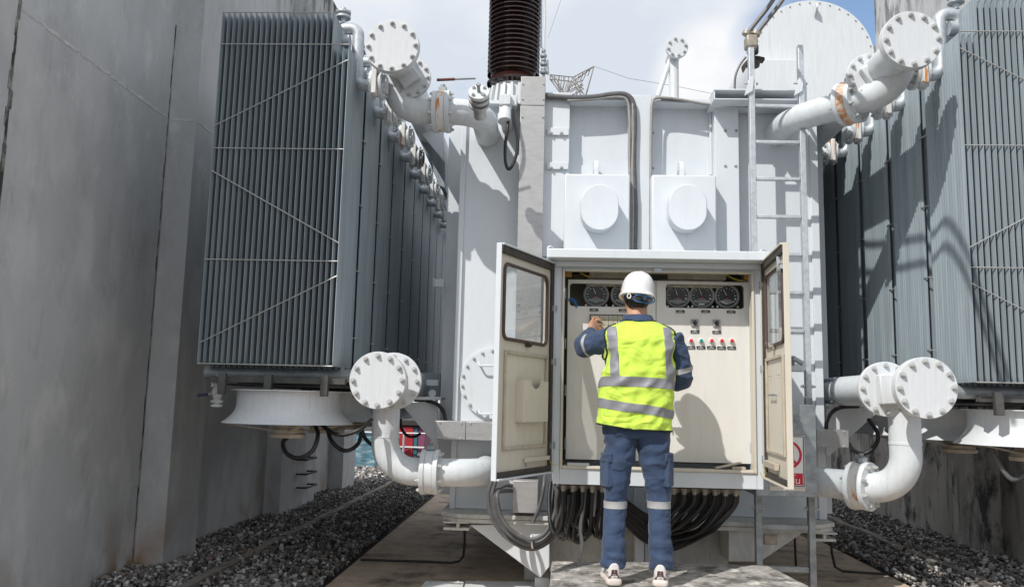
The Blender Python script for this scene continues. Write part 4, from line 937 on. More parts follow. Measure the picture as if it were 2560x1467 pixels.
# ladder
YLd = 5.92
def ladder():
    xl, xr = X(1869,YLd,400), X(1996,YLd,500); zt = [U(1863,118,YLd).z, U(1989,112,YLd).z]; zbt = [0,0]
    t = thing('ladder', ((xl+xr)/2,YLd,0), 'galvanised steel ladder fixed to the tank right of the cabinet', 'ladder')
    for x, z1 in ((xl,zt[0]),(xr,zt[1])):
        zj = U(1990,985,YLd).z
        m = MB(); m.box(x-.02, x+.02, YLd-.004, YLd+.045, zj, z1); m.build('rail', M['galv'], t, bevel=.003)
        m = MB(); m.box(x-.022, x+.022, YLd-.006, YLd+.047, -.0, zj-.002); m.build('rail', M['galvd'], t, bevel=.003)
        for zq in (U(1990,958,YLd).z, U(1990,1262,YLd).z):
            m = MB(); m.tube([(x-.05,YLd+.02,zq),(x+.055,YLd+.02,zq)], .008, 8); m.tube([(x+.022,YLd+.02,zq),(x+.036,YLd+.02,zq)], .014, 6); m.tube([(x-.036,YLd+.02,zq),(x-.022,YLd+.02,zq)], .014, 6); m.build('bolt', M['bolt'], t)
    for v in (262,352,443,537,630,725,820,916):
        z = U(1930,v,YLd).z; m = MB(); m.box(xl+.0205, xr-.0205, YLd+.004, YLd+.034, z-.014, z+.014); m.build('rung', M['galv'], t, bevel=.006)
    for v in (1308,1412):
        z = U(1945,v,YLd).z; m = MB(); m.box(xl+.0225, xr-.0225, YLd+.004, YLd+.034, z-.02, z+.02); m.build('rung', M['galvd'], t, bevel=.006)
    for x, u in ((xl,1862),(xr,1988)):
        m = MB(); q = U(u-12,240,YLd); m.prism([(x-.012,YLd-.02,U(u,192,YLd).z),(x+.012,YLd-.02,U(u,192,YLd).z),(x+.0,YLd-.02,U(u,228,YLd).z),(x-.06,YLd-.02,q.z),(x-.05,YLd-.02,U(u,228,YLd).z)], (0,.014,0)); m.box(x-.03,x+.03,YLd-.007,YLd-.005,U(u,215,YLd).z,U(u,200,YLd).z); m.build('bracket', M['paint'], t, bevel=.002)
        m = MB(); m.tube([(x-.05,YLd+.02,U(u,205,YLd).z),(x+.05,YLd+.02,U(u,205,YLd).z)], .008, 8); m.tube([(x+.03,YLd+.02,U(u,205,YLd).z),(x+.045,YLd+.02,U(u,205,YLd).z)], .015, 6); m.build('bolt', M['bolt'], t)
ladder()
# ladder guard with sign
YG = 5.60
lg = thing('ladder_guard', (X(1950,YG,1100),YG,.8), 'dark galvanised sheet guard bolted over the ladder behind the right door', 'guard')
xa, xb_ = X(1876,YG,1200), X(2026,YG,1100); za, zb_ = Z(1231,YG,1950), Z(1003,YG,1980)
m = MB(); m.box(xa, xb_, YG, YG+.012, za, zb_); m.build('sheet', M['galvd'], lg, bevel=.003)
m = MB(); m.box(xb_-.012, xb_, YG+.0125, YG+.31, za, zb_); m.box(xa, xa+.012, YG+.0125, YG+.31, za, zb_); m.build('side_flange', M['galvd'], lg)
m = MB(); m.box(X(1940,YG,1060),X(1988,YG,1060),YG-.016,YG-.002,Z(1078,YG,1960),Z(1045,YG,1960)); m.build('hasp', M['galvd'], lg, bevel=.003)
YS = YG-.006
sx0, sx1 = X(1911,YS,1140), X(1996,YS,1140); sz0, sz1 = Z(1209,YS,1990), Z(1080,YS,1990)
sg_ = thing('warning_sign', ((sx0+sx1)/2, YS, sz0), 'white no-climbing sign with red ring and red Thai band on the ladder guard', 'sign')
m = MB(); m.box(sx0-.006, sx1+.002, YS, YS+.005, sz0-.024, sz1-.02); m.build('backing_board', M['cream'], sg_)
m = MB(); m.box(sx0, sx1, YS-.006, YS-.002, sz0, sz1); m.build('board', M['signw'], sg_)
def flat(name, fn, mt, y): 
    m = MB(); fn(m, y); return m.build(name, M[mt], sg_)
cx_, cz_ = (sx0+sx1)/2, sz0+(sz1-sz0)*.625; W_ = sx1-sx0
flat('border', lambda m,y: (m.box(sx0+.004,sx1-.004,y,y+.002,sz1-.010,sz1-.005), m.box(sx0+.004,sx1-.004,y,y+.002,sz0+.005,sz0+.010), m.box(sx0+.004,sx0+.009,y,y+.002,sz0+.0105,sz1-.0105), m.box(sx1-.009,sx1-.004,y,y+.002,sz0+.0105,sz1-.0105)), 'signb', YS-.0085)
def ringf(m, y):
    ro, ri = W_*.42, W_*.35; n = 48; vs = []; fs = []
    for i in range(n):
        a = 2*PI*i/n
        for r_, yy in ((ri,y),(ro,y),(ro,y+.002),(ri,y+.002)): vs.append((cx_+r_*math.cos(a), yy, cz_+r_*math.sin(a)))
    for i in range(n):
        j = (i+1)%n
        for q in range(4): fs.append((i*4+q, i*4+(q+1)%4, j*4+(q+1)%4, j*4+q))
    m.add(vs, fs)
flat('prohibition_ring', ringf, 'signr', YS-.0085)
def slash(m, y):
    r_ = W_*.36; d = Vector((.707,0,-.707)); n_ = Vector((.707,0,.707))*W_*.03; c_ = Vector((cx_,y,cz_)); m.prism([c_-d*r_-n_, c_+d*r_-n_, c_+d*r_+n_, c_-d*r_+n_], (0,.0018,0))
flat('slash', slash, 'signr', YS-.0115)
def climber(m, y):
    s = W_*.01
    def bx_(x0,x1,z0,z1): m.box(cx_+x0*s,cx_+x1*s,y,y+.0018,cz_+z0*s,cz_+z1*s)
    bx_(-6,8,-10,14); bx_(-6,0,-26,-10.2); bx_(2,9,-22,-10.2); bx_(8.2,14,6,20); bx_(-12,-6.2,2,12); m.prism([(cx_+(1+6*math.cos(2*PI*i/16))*s,y,cz_+(21+6*math.sin(2*PI*i/16))*s) for i in range(16)], (0,.0018,0))
    bx_(16,18,-28,26)
flat('climber_pictogram', climber, 'signb', YS-.0085)
flat('caption_band', lambda m,y: m.box(sx0+.014, sx1-.014, y, y+.002, sz0+.016, sz0+(sz1-sz0)*.27), 'signr', YS-.0085)
def text(body, size, loc, mt, parent, rot=(PI/2,0,0), name='lettering', ext=.0004, align='CENTER'):
    cu = bpy.data.curves.new(name, 'FONT'); cu.body = body; cu.size = size; cu.align_x = align; cu.align_y = 'CENTER'; cu.extrude = ext
    o_ = bpy.data.objects.new(name, cu); C.objects.link(o_); o_.location = loc; o_.rotation_euler = rot
    bpy.context.view_layer.update(); dg = bpy.context.evaluated_depsgraph_get(); me = bpy.data.meshes.new_from_object(o_.evaluated_get(dg)); mw = o_.matrix_world.copy(); bpy.data.objects.remove(o_)
    me.transform(mw); n = bpy.data.objects.new(name, me); C.objects.link(n); me.materials.clear(); me.materials.append(M[mt])
    if parent: me.transform(Matrix.Translation(-parent_loc(parent))); n.parent = parent
    return n
text('ห้ามขึน', (sz1-sz0)*.175, ((sx0+sx1)/2, YS-.010, sz0+(sz1-sz0)*.125), 'signw', sg_)
m = MB(); m.tube([U(1972+a_,1178+b_,YS-.0105) for a_,b_ in ((-3.2,1.2),(-2.2,-.8),(-.6,-.2),(-1.2,1.8),(.8,.6),(2.6,-2.0))], .0016, 6); m.build('tone_mark', M['signw'], sg_)
m = MB(); p = U(1968,888,5.80); m.tube([p, U(1992,902,5.8)], .018, 8); m.tube([U(1968,884,5.8),U(1968,905,5.84)], .012, 8); tag(m.build('door_stay', M['galvd']), 'short dark steel catch sticking out behind the open right door', 'catch')
# ---------------------------------------------------------------- control cabinet
YC = 5.35
cx0, cx1 = X(1376,YC,900), X(1890,YC,900)
czb = U(1630,1207,YC).z; cz_open0 = U(1630,1168,YC).z; cz_open1 = U(1630,671,YC).z; cz1 = U(1630,640,5.22).z+.005
ox0, ox1 = X(1392,YC,900), X(1874,YC,900)
cab = thing('control_cabinet', ((cx0+cx1)/2, 5.6, czb), 'pale grey control cabinet with both doors open and gauges, switches and lamps inside', 'control cabinet')
YB = 5.86
def cp_(name, fn, mt='paint', bevel=.003, parent=cab, **k):
    m = MB(); fn(m); return m.build(name, M[mt] if isinstance(mt, str) else [M[q] for q in mt], parent, bevel=bevel, **k)
cp_('body', lambda m: (m.box(cx0,ox0,YC,YB,czb,cz1), m.box(ox1,cx1,YC,YB,czb,cz1), m.box(ox0+.0005,ox1-.0005,YC,YC+.03,czb,cz_open0), m.box(ox0+.0005,ox1-.0005,YC,YC+.03,cz_open1,cz1), m.box(ox0+.0005,ox1-.0005,YC+.0305,YB,czb+.01,czb+.025), m.box(ox0+.0005,ox1-.0005,YB-.012,YB-.001,czb+.026,cz1-.003)))
rz0 = U(1635,643,5.20).z; rz1 = U(1635,620,5.20).z
cp_('roof', lambda m: (m.box(X(1357,5.20,630),X(1912,5.20,630),5.20,5.95,rz0,rz1),), bevel=.006)
cp_('drip_rail', lambda m: m.box(X(1380,5.3,650),X(1890,5.3,650),YC-.035,YC-.001,rz0-.035,rz0-.001), bevel=.002)
for u in (1366,1894):
    c_ = U(u,612,5.32); cp_('lifting_eye', lambda m: m.tube([(c_.x+.02*math.cos(a),c_.y,rz1+.012+.024*math.sin(a)) for a in [(-.3+i*(PI+.6)/14) for i in range(15)]], .005, 8), 'galv', 0)
fr = .018
cp_('door_frame', lambda m: (m.box(ox0+.001,ox0+fr,YC-.012,YC+.07,cz_open0+.001,cz_open1-.001), m.box(ox1-fr,ox1-.001,YC-.012,YC+.07,cz_open0+.001,cz_open1-.001),
    m.box(ox0+fr+.0005,ox1-fr-.0005,YC-.012,YC+.03,cz_open1-fr*.8,cz_open1-.001), m.box(ox0+fr+.0005,ox1-fr-.0005,YC-.012,YC+.07,cz_open0+.001,cz_open0+fr)), 'cream')
cp_('latch_keeper', lambda m: (m.box(X(1621,YC,668),X(1641,YC,668),YC-.022,YC-.0125,cz_open1-.016,cz_open1+.012)), 'galv', .001)
YP = YC+.15
pz1 = Z(697,YP,1630); pz0 = Z(1144,YP,1630); pxm = X(1628,YP,900)
pxl, pxr = X(1407,YP,900), X(1861,YP,900)
cp_('light_fitting', lambda m: (m.box(X(1462,YP+.05,684),X(1800,YP+.05,684),YP+.03,YP+.12,Z(693,YP+.05,1630),Z(674,YP+.05,1630)+.02), m.box(X(1455,YP+.1,684),X(1790,YP+.1,684),YP+.05,YP+.14,Z(712,YP+.05,1630),Z(694,YP+.05,1630))), 'creamd', .004)
cp_('light_slot', lambda m: m.box(X(1602,YP,684),X(1658,YP,684),YP+.02,YP+.0295,Z(691,YP,1630),Z(680,YP,1630)), 'dark', 0)
for u in (1412,1856):
    cp_('terminal_lamp', lambda m: m.box(X(u-8,YP,683),X(u+7,YP,683),YP,YP+.03,Z(690,YP,1630),Z(679,YP,1630)), 'amber', .003)
cp_('backboard', lambda m: m.box(ox0+.001,ox1-.001,YP+.19,YP+.20,cz_open0+.03,cz_open1+.02), 'olive', 0)
def inner_door(x0, x1, wu0, wu1, wv0, wv1):
    wx0, wx1 = X(wu0,YP,730), X(wu1,YP,730); wz0, wz1 = Z(wv1,YP,(wu0+wu1)/2), Z(wv0,YP,(wu0+wu1)/2); t = .018
    def f(m):
        # plate with a rounded window: outer rectangle to rounded inner loop
        k = 8; r = .022; inner = []
        for (cx_, cz_, a0) in ((wx1-r,wz1-r,0),(wx0+r,wz1-r,PI/2),(wx0+r,wz0+r,PI),(wx1-r,wz0+r,1.5*PI)):
            for i in range(k+1): a = a0+PI/2*i/k; inner.append((cx_+r*math.cos(a), cz_+r*math.sin(a)))
        n = len(inner); outer = []
        for i, (a, b) in enumerate(inner):
            q = i//(k+1); c = [(x1,pz1),(x0,pz1),(x0,pz0),(x1,pz0)][q]; j = i%(k+1)
            outer.append([(x1, b if j==0 else pz1), (a if j==0 else x0, pz1), (x0, b if j==0 else pz0), (a if j==0 else x1, pz0)][q] if j in (0,) else ((a,c[1]) if (j==k and q in (0,2)) else ((c[0],b) if j==k else c)))
        vs = []; fs = []
        for y in (YP, YP+t):
            vs += [(a,y,b) for a,b in inner]+[(a,y,b) for a,b in outer]
        for i in range(n):
            j = (i+1)%n
            for (q0, q1, flip) in ((0,n,0),(2*n,3*n,1)):
                ids = [q0+i, q0+j, q1+j, q1+i]; pts_ = []
                for d in ids:
                    if not pts_ or (Vector(vs[d])-Vector(vs[pts_[-1]])).length > 1e-7: pts_.append(d)
                if len(pts_) > 2: fs.append(tuple(pts_))
            fs.append((i, j, 2*n+j, 2*n+i))
            if (Vector(vs[n+i])-Vector(vs[n+j])).length > 1e-7: fs.append((n+i, n+j, 3*n+j, 3*n+i))
        m.add(vs, fs)
    return f
d1 = cp_('inner_door', inner_door(pxl, pxm-.002, 1414, 1602, 704, 761), 'panel', 0)
d2 = cp_('inner_door', inner_door(pxm+.002, pxr, 1652, 1846, 706, 765), 'panel', 0)
for u, d in ((1404,d1),(1404,d1),(1862,d2),(1862,d2),(1862,d2)): pass
for (u, vs_) in ((1403,(728,852,968,1100)),(1864,(738,860,975,1110))):
    for v in vs_: cp_('hinge', lambda m: (m.tube([(X(u,YP,v),YP-.006,Z(v-13,YP,u)),(X(u,YP,v),YP-.006,Z(v+13,YP,u))], .006, 8)), 'galvd', 0)
# gauges
def gauge(u, v, ang, sticker):
    Yg = YP+.075; c = U(u, v, Yg); r = (U(u+31.5,v,Yg)-c).length
    g = cp_('gauge', lambda m: m.lathe([(r*.80,.01),(r*.82,-.02),(r*.9,-.028),(r,-.018),(r,.02),(r*.9,.10)], c, (0,1,0), n=48), 'greyp', 0)
    cp_('dial', lambda m: m.lathe([(0,-.004),(r*.82,-.004),(r*.82,.006)], c, (0,1,0), n=40), 'dial', 0, parent=g)
    def marks(m):
        y = c.y-.0055
        for i in range(13):
            a = math.radians(215-i*250/12); d = Vector((math.cos(a),0,math.sin(a))); s_ = Vector((-d.z,0,d.x)); p = c+Vector((0,-.0055,0)); r0, r1 = r*.60, r*(.74 if i%2==0 else .68)
            w_ = .0022 if i%2==0 else .0015; m.prism([p+d*r0-s_*w_,p+d*r1-s_*w_,p+d*r1+s_*w_,p+d*r0+s_*w_], (0,-.0006,0))
        for k, (w_, zz) in enumerate(((.30,-.27),(.52,-.36),(.58,-.44),(.42,-.52),(.18,-.60))):
            m.box(c.x-w_*r,c.x+w_*r,y-.0006,y,c.z+zz*r-.0012,c.z+zz*r+.0012)
    cp_('markings', marks, 'mark', 0, parent=g)
    a = math.radians(ang); d = Vector((math.cos(a),0,math.sin(a))); s_ = Vector((-d.z,0,d.x)); p = c+Vector((0,-.010,0))
    cp_('needle', lambda m: m.prism([p-s_*.003, p+s_*.003, p+d*r*.62+s_*.0012, p+d*r*.62-s_*.0012], (0,-.001,0)), 'mark', 0, parent=g)
    cp_('hub', lambda m: m.tube([p+Vector((0,.002,0)),p+Vector((0,-.006,0))], .008, 12), 'black', 0, parent=g)
    cp_('emblem', lambda m: m.box(c.x-r*.09,c.x+r*.09,c.y-.0062,c.y-.0056,c.z-r*.19,c.z-r*.11), 'red', 0, parent=g)
    if sticker == 1: cp_('sticker', lambda m: m.box(c.x-r*.26,c.x+r*.22,c.y-.0066,c.y-.0062,c.z-r*.70,c.z-r*.62), 'signw', 0, parent=g)
    if sticker == 2: cp_('sticker', lambda m: m.prism([c+Vector((-.4*r,-.0064,-.45*r)),c+Vector((0,-.0064,-.62*r)),c+Vector((.02*r,-.0064,-.54*r)),c+Vector((-.38*r,-.0064,-.37*r))], (0,-.0004,0)), 'signw', 0, parent=g)
    if sticker is not None and sticker >= 0: cp_('sticker', lambda m: m.box(c.x+r*.60,c.x+r*.74,c.y-.0066,c.y-.0058,c.z-r*.28,c.z-r*.13), 'mark', 0, parent=g)
    for dx in (-1,1):
        cp_('mounting_screw', lambda m: m.tube([(c.x+dx*r*.8,YP+.07,c.z-r*.86),(c.x+dx*r*.8,YP+.045,c.z-r*.86)], .007, 8), 'galv', 0, parent=g)
gauge(1479,732,112,None); gauge(1546,733,115,None)
gauge(1681,735,107,0); gauge(1741,735,108,1); gauge(1803,736,115,2)
cp_('flexible_conduit', lambda m: [m.tube([p_, p_+Vector((.004,0,-.002))], .014, 10) for p_ in smooth_path([U(1412,742,5.5),U(1424,746,5.5),U(1431,760,5.5)], 5)], 'blue', 0)
cp_('wiring', lambda m: m.tube(px([(1800,680),(1822,692),(1845,698)],5.5), .004, 6), 'yellow', 0)
cp_('wiring', lambda m: m.tube(px([(1440,677),(1462,688)],5.5), .004, 6), 'yellow', 0)
# name tags, switches, lamps, annunciator
def tagp(u, v, w_=21, h=6.5):
    def f(m):
        m.box(X(u-w_/2,YP,v),X(u+w_/2,YP,v),YP-.006,YP-.0005,Z(v+h/2,YP,u),Z(v-h/2,YP,u)); m.cur = 1
        m.box(X(u-w_*.36,YP,v),X(u+w_*.30,YP,v),YP-.0068,YP-.0062,Z(v+1.9,YP,u),Z(v+.6,YP,u)); m.box(X(u-w_*.14,YP,v),X(u+w_*.12,YP,v),YP-.0068,YP-.0062,Z(v-.7,YP,u),Z(v-1.6,YP,u))
    return cp_('name_tag', f, ('tag','mark'), 0)
for (u,v) in [(1474,769),(1546,770),(1688,773),(1751,773),(1814,774),(1724,823),(1778,824),(1688,861),(1714,862),(1739,862),(1765,862),(1790,863),(1815,863)]: tagp(u,v)
for u, v in ((1724,801),(1778,802)):
    s = cp_('selector_switch', lambda m: m.box(X(u-9,YP,v),X(u+9,YP,v),YP-.012,YP-.0005,Z(v+9,YP,u),Z(v-9,YP,u)), 'greyp', .002)
    c_ = U(u,v,YP-.012)
    cp_('knob', lambda m: (m.tube([c_,c_+Vector((0,-.012,0))], .014, 16), m.box(c_.x-.005,c_.x+.005,c_.y-.026,c_.y-.0125,c_.z-.018,c_.z+.016)), 'black', .001, parent=s)
for i, (u, col) in enumerate(((1688,'teal'),(1714,'red'),(1739,'teal'),(1765,'red'),(1790,'red'),(1815,'red'))):
    c_ = U(u,845.5,YP)
    s = cp_('push_button', lambda m: m.lathe([(.0155,0),(.0155,-.012),(.011,-.013)], c_, (0,1,0), n=24), 'white', 0)
    cp_('lens', lambda m: m.lathe([(.0118,-.008),(.0118,-.022),(.008,-.025),(0,-.0255)], c_, (0,1,0), n=24), col, 0, parent=s)
ax0, ax1, az1, az0 = X(1463,YP,800), X(1590,YP,800), Z(781,YP,1520), Z(833,YP,1520)
an = cp_('annunciator', lambda m: m.box(ax0,ax1,YP-.01,YP-.0005,az0,az1), 'black', .001)
def lenses(m):
    nx, nz = 11, 4; dx = (ax1-ax0-.012)/nx; dz = (az1-az0-.012)/nz
    for i in range(nx):
        for k in range(nz):
            x = ax0+.006+i*dx; z = az0+.006+k*dz; m.cur = 0; m.box(x+.0015,x+dx-.0015,YP-.0135,YP-.0105,z+.0015,z+dz-.0015); m.cur = 1
            m.box(x+.008,x+dx-.008,YP-.0142,YP-.0138,z+dz*.5,z+dz*.5+.0018); m.box(x+.006,x+dx-.009,YP-.0142,YP-.0138,z+dz*.36,z+dz*.36+.0014)
cp_('lens_grid', lenses, ('annun','olive'), 0, parent=an)
cp_('insulating_board', lambda m: m.box(X(1408,YC+.05,1146),X(1462,YC+.05,1146),YC+.03,YC+.09,cz_open0+fr+.001,cz_open0+fr+.014), 'white', .001)
cp_('insulating_board', lambda m: m.prism([U(1775,1160,YC+.03),U(1840,1146,YC+.06),U(1842,1150,YC+.06),U(1780,1163,YC+.03)], (0,.05,0)), 'creamd', .001)
cp_('insulating_board', lambda m: m.box(X(1815,YC+.05,1155),X(1848,YC+.05,1155),YC+.02,YC+.09,cz_open0+fr+.001,cz_open0+fr+.018), 'creamd', .001)
cp_('gland_plate', lambda m: m.box(cx0+.05,cx1-.09,YC+.08,YB-.05,czb-.014,czb-.001), 'dark', 0)

# doors
def door(hx, hy, fx, fy, z0, z1, side):
    du = Vector((fx-hx, fy-hy, 0)); W = du.length; du.normalize()
    nw = Vector((-du.y, du.x, 0))
    if nw.dot(Vector((1 if side=='l' else -1,0,0))) < 0: nw = -nw
    H = z1-z0
    Mx = Matrix(((du.x, nw.x, 0, hx),(du.y, nw.y, 0, hy),(0,0,1,z0),(0,0,0,1)))
    def dp(name, fn, mt, bevel=.002, parent=None, **k):
        m = MB(); fn(m); m.xf(Mx); return m.build(name, M[mt] if isinstance(mt, str) else [M[q] for q in mt], parent or leaf, bevel=bevel, **k)
    wu0, wu1, wz0, wz1 = .12*W, .93*W, .595*H, .925*H; pu0, pu1, pz0_, pz1_ = .10*W, .90*W, .115*H, .545*H
    def slab(m):
        t0, t1 = -.022, -.002
        m.box(0,wu0,t0,t1,0,H); m.box(wu1,W,t0,t1,0,H); m.box(wu0+.0003,wu1-.0003,t0,t1,0,wz0); m.box(wu0+.0003,wu1-.0003,t0,t1,wz1,H)
    m = MB(); slab(m); m.xf(Mx); leaf = m.build('door', [M['cream']], cab, bevel=.0)
    dp('edge_flange', lambda m: (m.box(W+.0005,W+.008,-.024,.010,-.012,H+.012), m.box(-.012,-.0005,-.024,.02,-.012,H+.012), m.box(0,W,-.024,.024,H+.0005,H+.012), m.box(0,W,-.024,.024,-.012,-.0005)), 'paint' if side=='l' else 'cream', .002)
    dp('rubber_seal', lambda m: (m.box(.002,W*.05,-.0015,.014,.001,H-.001), m.box(W*.05+.001,W-.002,-.0015,.016,H-.045,H-.002), m.box(W*.05+.001,W-.002,-.0015,.012,.002,.035)), 'seal', .003)
    k = 7; r = .045; loop = []
    for (cu, cz_, a0) in ((wu1-r,wz1-r,0),(wu0+r,wz1-r,PI/2),(wu0+r,wz0+r,PI),(wu1-r,wz0+r,1.5*PI)):
        for i in range(k+1): a = a0+PI/2*i/k; loop.append((cu+r*math.cos(a), .003, cz_+r*math.sin(a)))
    def fill(m):   # corner fillets of the window opening
        t0, t1 = -.021, -.003
        for (cu, cz_, a0, X_, Z_) in ((wu1-r,wz1-r,0,wu1,wz1),(wu0+r,wz1-r,PI/2,wu0,wz1),(wu0+r,wz0+r,PI,wu0,wz0),(wu1-r,wz0+r,1.5*PI,wu1,wz0)):
            arc = [(cu+r*math.cos(a0+PI/2*i/k), t0, cz_+r*math.sin(a0+PI/2*i/k)) for i in range(k+1)]
            for i in range(k): m.prism([(X_,t0,Z_), arc[i], arc[i+1]], (0,t1-t0,0))
    dp('window_corner', fill, 'cream', 0)
    wf = dp('window_gasket', lambda m: m.tube(loop, .011, 8, closed=True), 'brownseal', 0)
    dp('window_pane', lambda m: m.box(wu0+.002,wu1-.002,-.012,-.009,wz0+.002,wz1-.002), 'glass', 0, parent=wf)
    dp('panel_rim', lambda m: (m.box(pu0,pu0+.02,-.0015,.012,pz0_,pz1_), m.box(pu1-.02,pu1,-.0015,.012,pz0_,pz1_), m.box(pu0+.0205,pu1-.0205,-.0015,.012,pz0_,pz0_+.02), m.box(pu0+.0205,pu1-.0205,-.0015,.012,pz1_-.02,pz1_)), 'creamd', .003)
    dp('lock', lambda m: (m.box(W*.46,W*.53,.0,.02,wz0-.03,wz0+.0), m.tube([(W*.495,.02,wz0-.012),(W*.495,.034,wz0-.012)], .012, 10)), 'seal' if side=='l' else 'brass', .002)
    if side == 'l':
        def pocket(m):
            q0, q1, a, b = .20*W, .68*W, .235*H, .42*H; m.box(q0,q1,-.0015,.045,a,a+.004); m.box(q0,q0+.004,-.0015,.045,a+.0045,b); m.box(q1-.004,q1,-.0015,.045,a+.0045,b)
            mid = (q0+q1)/2; rr_ = .065; top_ = [(mid+rr_*math.cos(t_), .0452, b-rr_*.75*math.sin(t_)) for t_ in [PI*i/14 for i in range(15)]]
            pts_ = [(q0,.0452,a),(q1,.0452,a),(q1,.0452,b)]+top_+[(q0,.0452,b)]; m.prism(pts_, (0,.004,0))
        dp('document_pocket', pocket, 'cream', 0)
        dp('stay_bar', lambda m: m.box(W*.06,W*.52,.002,.022,H*.055,H*.075), 'cream', .003)
        dp('stay_pin', lambda m: m.tube([(W*.50,.012,H*.055),(W*.50,.012,H*.035)], .004, 6), 'galvd', 0)
    else:
        dp('stay_bar', lambda m: m.box(W*.10,W*.62,.002,.03,H*.05,H*.08), 'creamd', .004)
        dp('bolt_pin', lambda m: (m.tube([(W*.36,.0,H*.375),(W*.36,.03,H*.375)], .006, 8), m.tube([(W*.52,.0,H*.375),(W*.52,.03,H*.375)], .006, 8), m.tube([(W*.30,.02,H*.375),(W*.60,.02,H*.375)], .005, 6)), 'galvd', 0)
        dp('hook', lambda m: (m.tube([(W*.3,.0,H*.46),(W*.3,.02,H*.46)], .003, 6), m.tube([(W*.7,.0,H*.46),(W*.7,.02,H*.46)], .003, 6)), 'galvd', 0)
        dp('corner_bracket', lambda m: (m.box(W*.80,W*.83,-.001,.02,H*.90,H*.965), m.box(W*.83+.001,W*.98,-.001,.02,H*.90,H*.918)), 'galv', .001)
    for hz in (.90,.50,.08) if side=='r' else (.78,.52,.12):
        m = MB(); m.tube([(-.012,.018,H*hz-.022),(-.012,.018,H*hz+.022)], .009, 10); m.box(-.03,.03,.006,.016,H*hz-.016,H*hz+.016); m.xf(Mx); m.build('hinge', M['galvd'], leaf)
    return leaf
hT = U(1376,656,YC-.02); hB = U(1370,1168,YC-.02); fT = U(1243,607,Z=hT.z)
print('LDOOR', hT, fT, hB.z, 'check free bottom z', U(1228,1188,Y=fT.y).z)
door(hT.x-.01, hT.y, fT.x, fT.y, hB.z, hT.z, 'l')
hT2 = U(1889,656,YC-.02); fT2 = U(1946,607,Z=hT2.z); hB2 = U(1893,1182,YC-.02)
print('RDOOR', hT2, fT2, hB2.z, U(1966,1215,Y=fT2.y).z)
door(hT2.x+.012, hT2.y, fT2.x, fT2.y, hB2.z, hT2.z, 'r')
cp_('earth_wire', lambda m: m.tube(px([(1893,1155),(1900,1172),(1893,1185),(1886,1170)],5.30), .0022, 6), 'yellow', 0)
cp_('earth_wire', lambda m: m.tube(px([(1362,1130),(1368,1150),(1384,1152),(1396,1142)],5.30), .0022, 6), 'yellow', 0)

# ---------------------------------------------------------------- hoses below the cabinet
rg = random.Random(21)
def gland(t, x, y): 
    m = MB(); m.tube([(x,y,czb-.015),(x,y,czb-.03)], .02, 6); m.tube([(x,y,czb-.03),(x+.0,y,czb-.055)], .0155, 10); m.build('gland', M['brass'], t)
gc = 'black hoses hanging from the cabinet bottom'
ORD = ['first','second','third','fourth','fifth','sixth','seventh','eighth','ninth','tenth','eleventh','twelfth','thirteenth','fourteenth','fifteenth','sixteenth','seventeenth','eighteenth','nineteenth','twentieth','twenty-first','twenty-second','twenty-third','twenty-fourth','twenty-fifth','twenty-sixth']
def bundle(n, u0, u1, fn, lab, group):
    for i in range(n):
        u = u0+(u1-u0)*i/(n-1); Yg = YC+.12+.09*(i%4)+rg.uniform(-.02,.02); x = X(u,Yg,1215)
        t = thing('hose', (x,Yg,czb), ORD[i]+lab, 'hose', group)
        m = MB(); m.tube(smooth_path([(x,Yg,czb-.05)]+fn(i,u,x,Yg), 7), rg.choice((.0105,.012,.0135)), 10); m.build('sheath', M['rubber'], t, angle=60); gland(t, x, Yg)
def right_fn(i, u, x, y):
    k = (u-1672)/(1832-1672); d = .10+.34*k+rg.uniform(-.02,.02); s = 1+.15*k
    v1 = 1240+20*k
    return [U(u-4-6*k,1250+10*k,y+.02), U(u-30-40*k+rg.uniform(-10,10),1285+38*k+rg.uniform(-9,9),y+.1), U(1665-30*rg.random(),1288+66*k+rg.uniform(-13,13),5.85+.1*rg.random()), U(1600,1275+62*k+rg.uniform(-10,10),6.0), U(1545,1235+60*k,6.05), U(1500,1200+55*k,6.1)]
bundle(26, 1672, 1832, right_fn, ' black hose from the left in the bundle under the right half of the cabinet', gc+', right')
def left_fn(i, u, x, y):
    b = 1290+50*rg.random(); w_ = rg.uniform(14,34)
    return [U(u-2,1255,y), U(u-8+rg.uniform(-6,6),b-25,y+.05), U(u-w_*.6,b,y+.12), U(u-w_,b-24,y+.22), U(u-w_-4,1240,y+.34), U(u-w_,1195,y+.42)]
bundle(18, 1398, 1500, left_fn, ' black hose from the left among those looping under the left half of the cabinet', gc+', left')
# grey coil
gk = 'grey hoses coiled below the left door'
labs = ['outermost grey hose of the coil below the left door','second grey hose from outside in the coil below the left door','middle grey hose of the coil below the left door','fourth grey hose from outside in the coil below the left door','innermost grey hose of the coil, plugged into the terminal box']
for i in range(5):
    f = 1-.055*i; c0, c1 = 1312, 1252
    base_ = [(1222,1188),(1211,1225),(1222,1283),(1255,1331),(1312,1361),(1358,1345),(1388,1300),(1402,1250),(1400,1205)]
    pts_ = [(c0+(u-c0)*f+rg.uniform(-1,1), c1+(v-c1)*(f if v > c1 else .98), 5.83-.025*i+(.03 if i%2 else 0)) for u,v in base_]
    if i >= 3: pts_ = [(1270,1204+13*(i-3),5.98),(1250,1205+13*(i-3),5.9)]+pts_[1:]
    hose(px(pts_), .014, labs[i], 'hose', 'hose', gk, 'hose')
m = MB(); m.lathe([(.046,-.006),(.05,0),(.046,.006)], U(1320,1343,5.79), (1,0,.12), n=16); m.v = [(a,b,c) for a,b,c in m.v]; tag(m.build('cable_tie', M['white']), 'thin white tie round the bottom of the grey hose coil', 'cable tie')
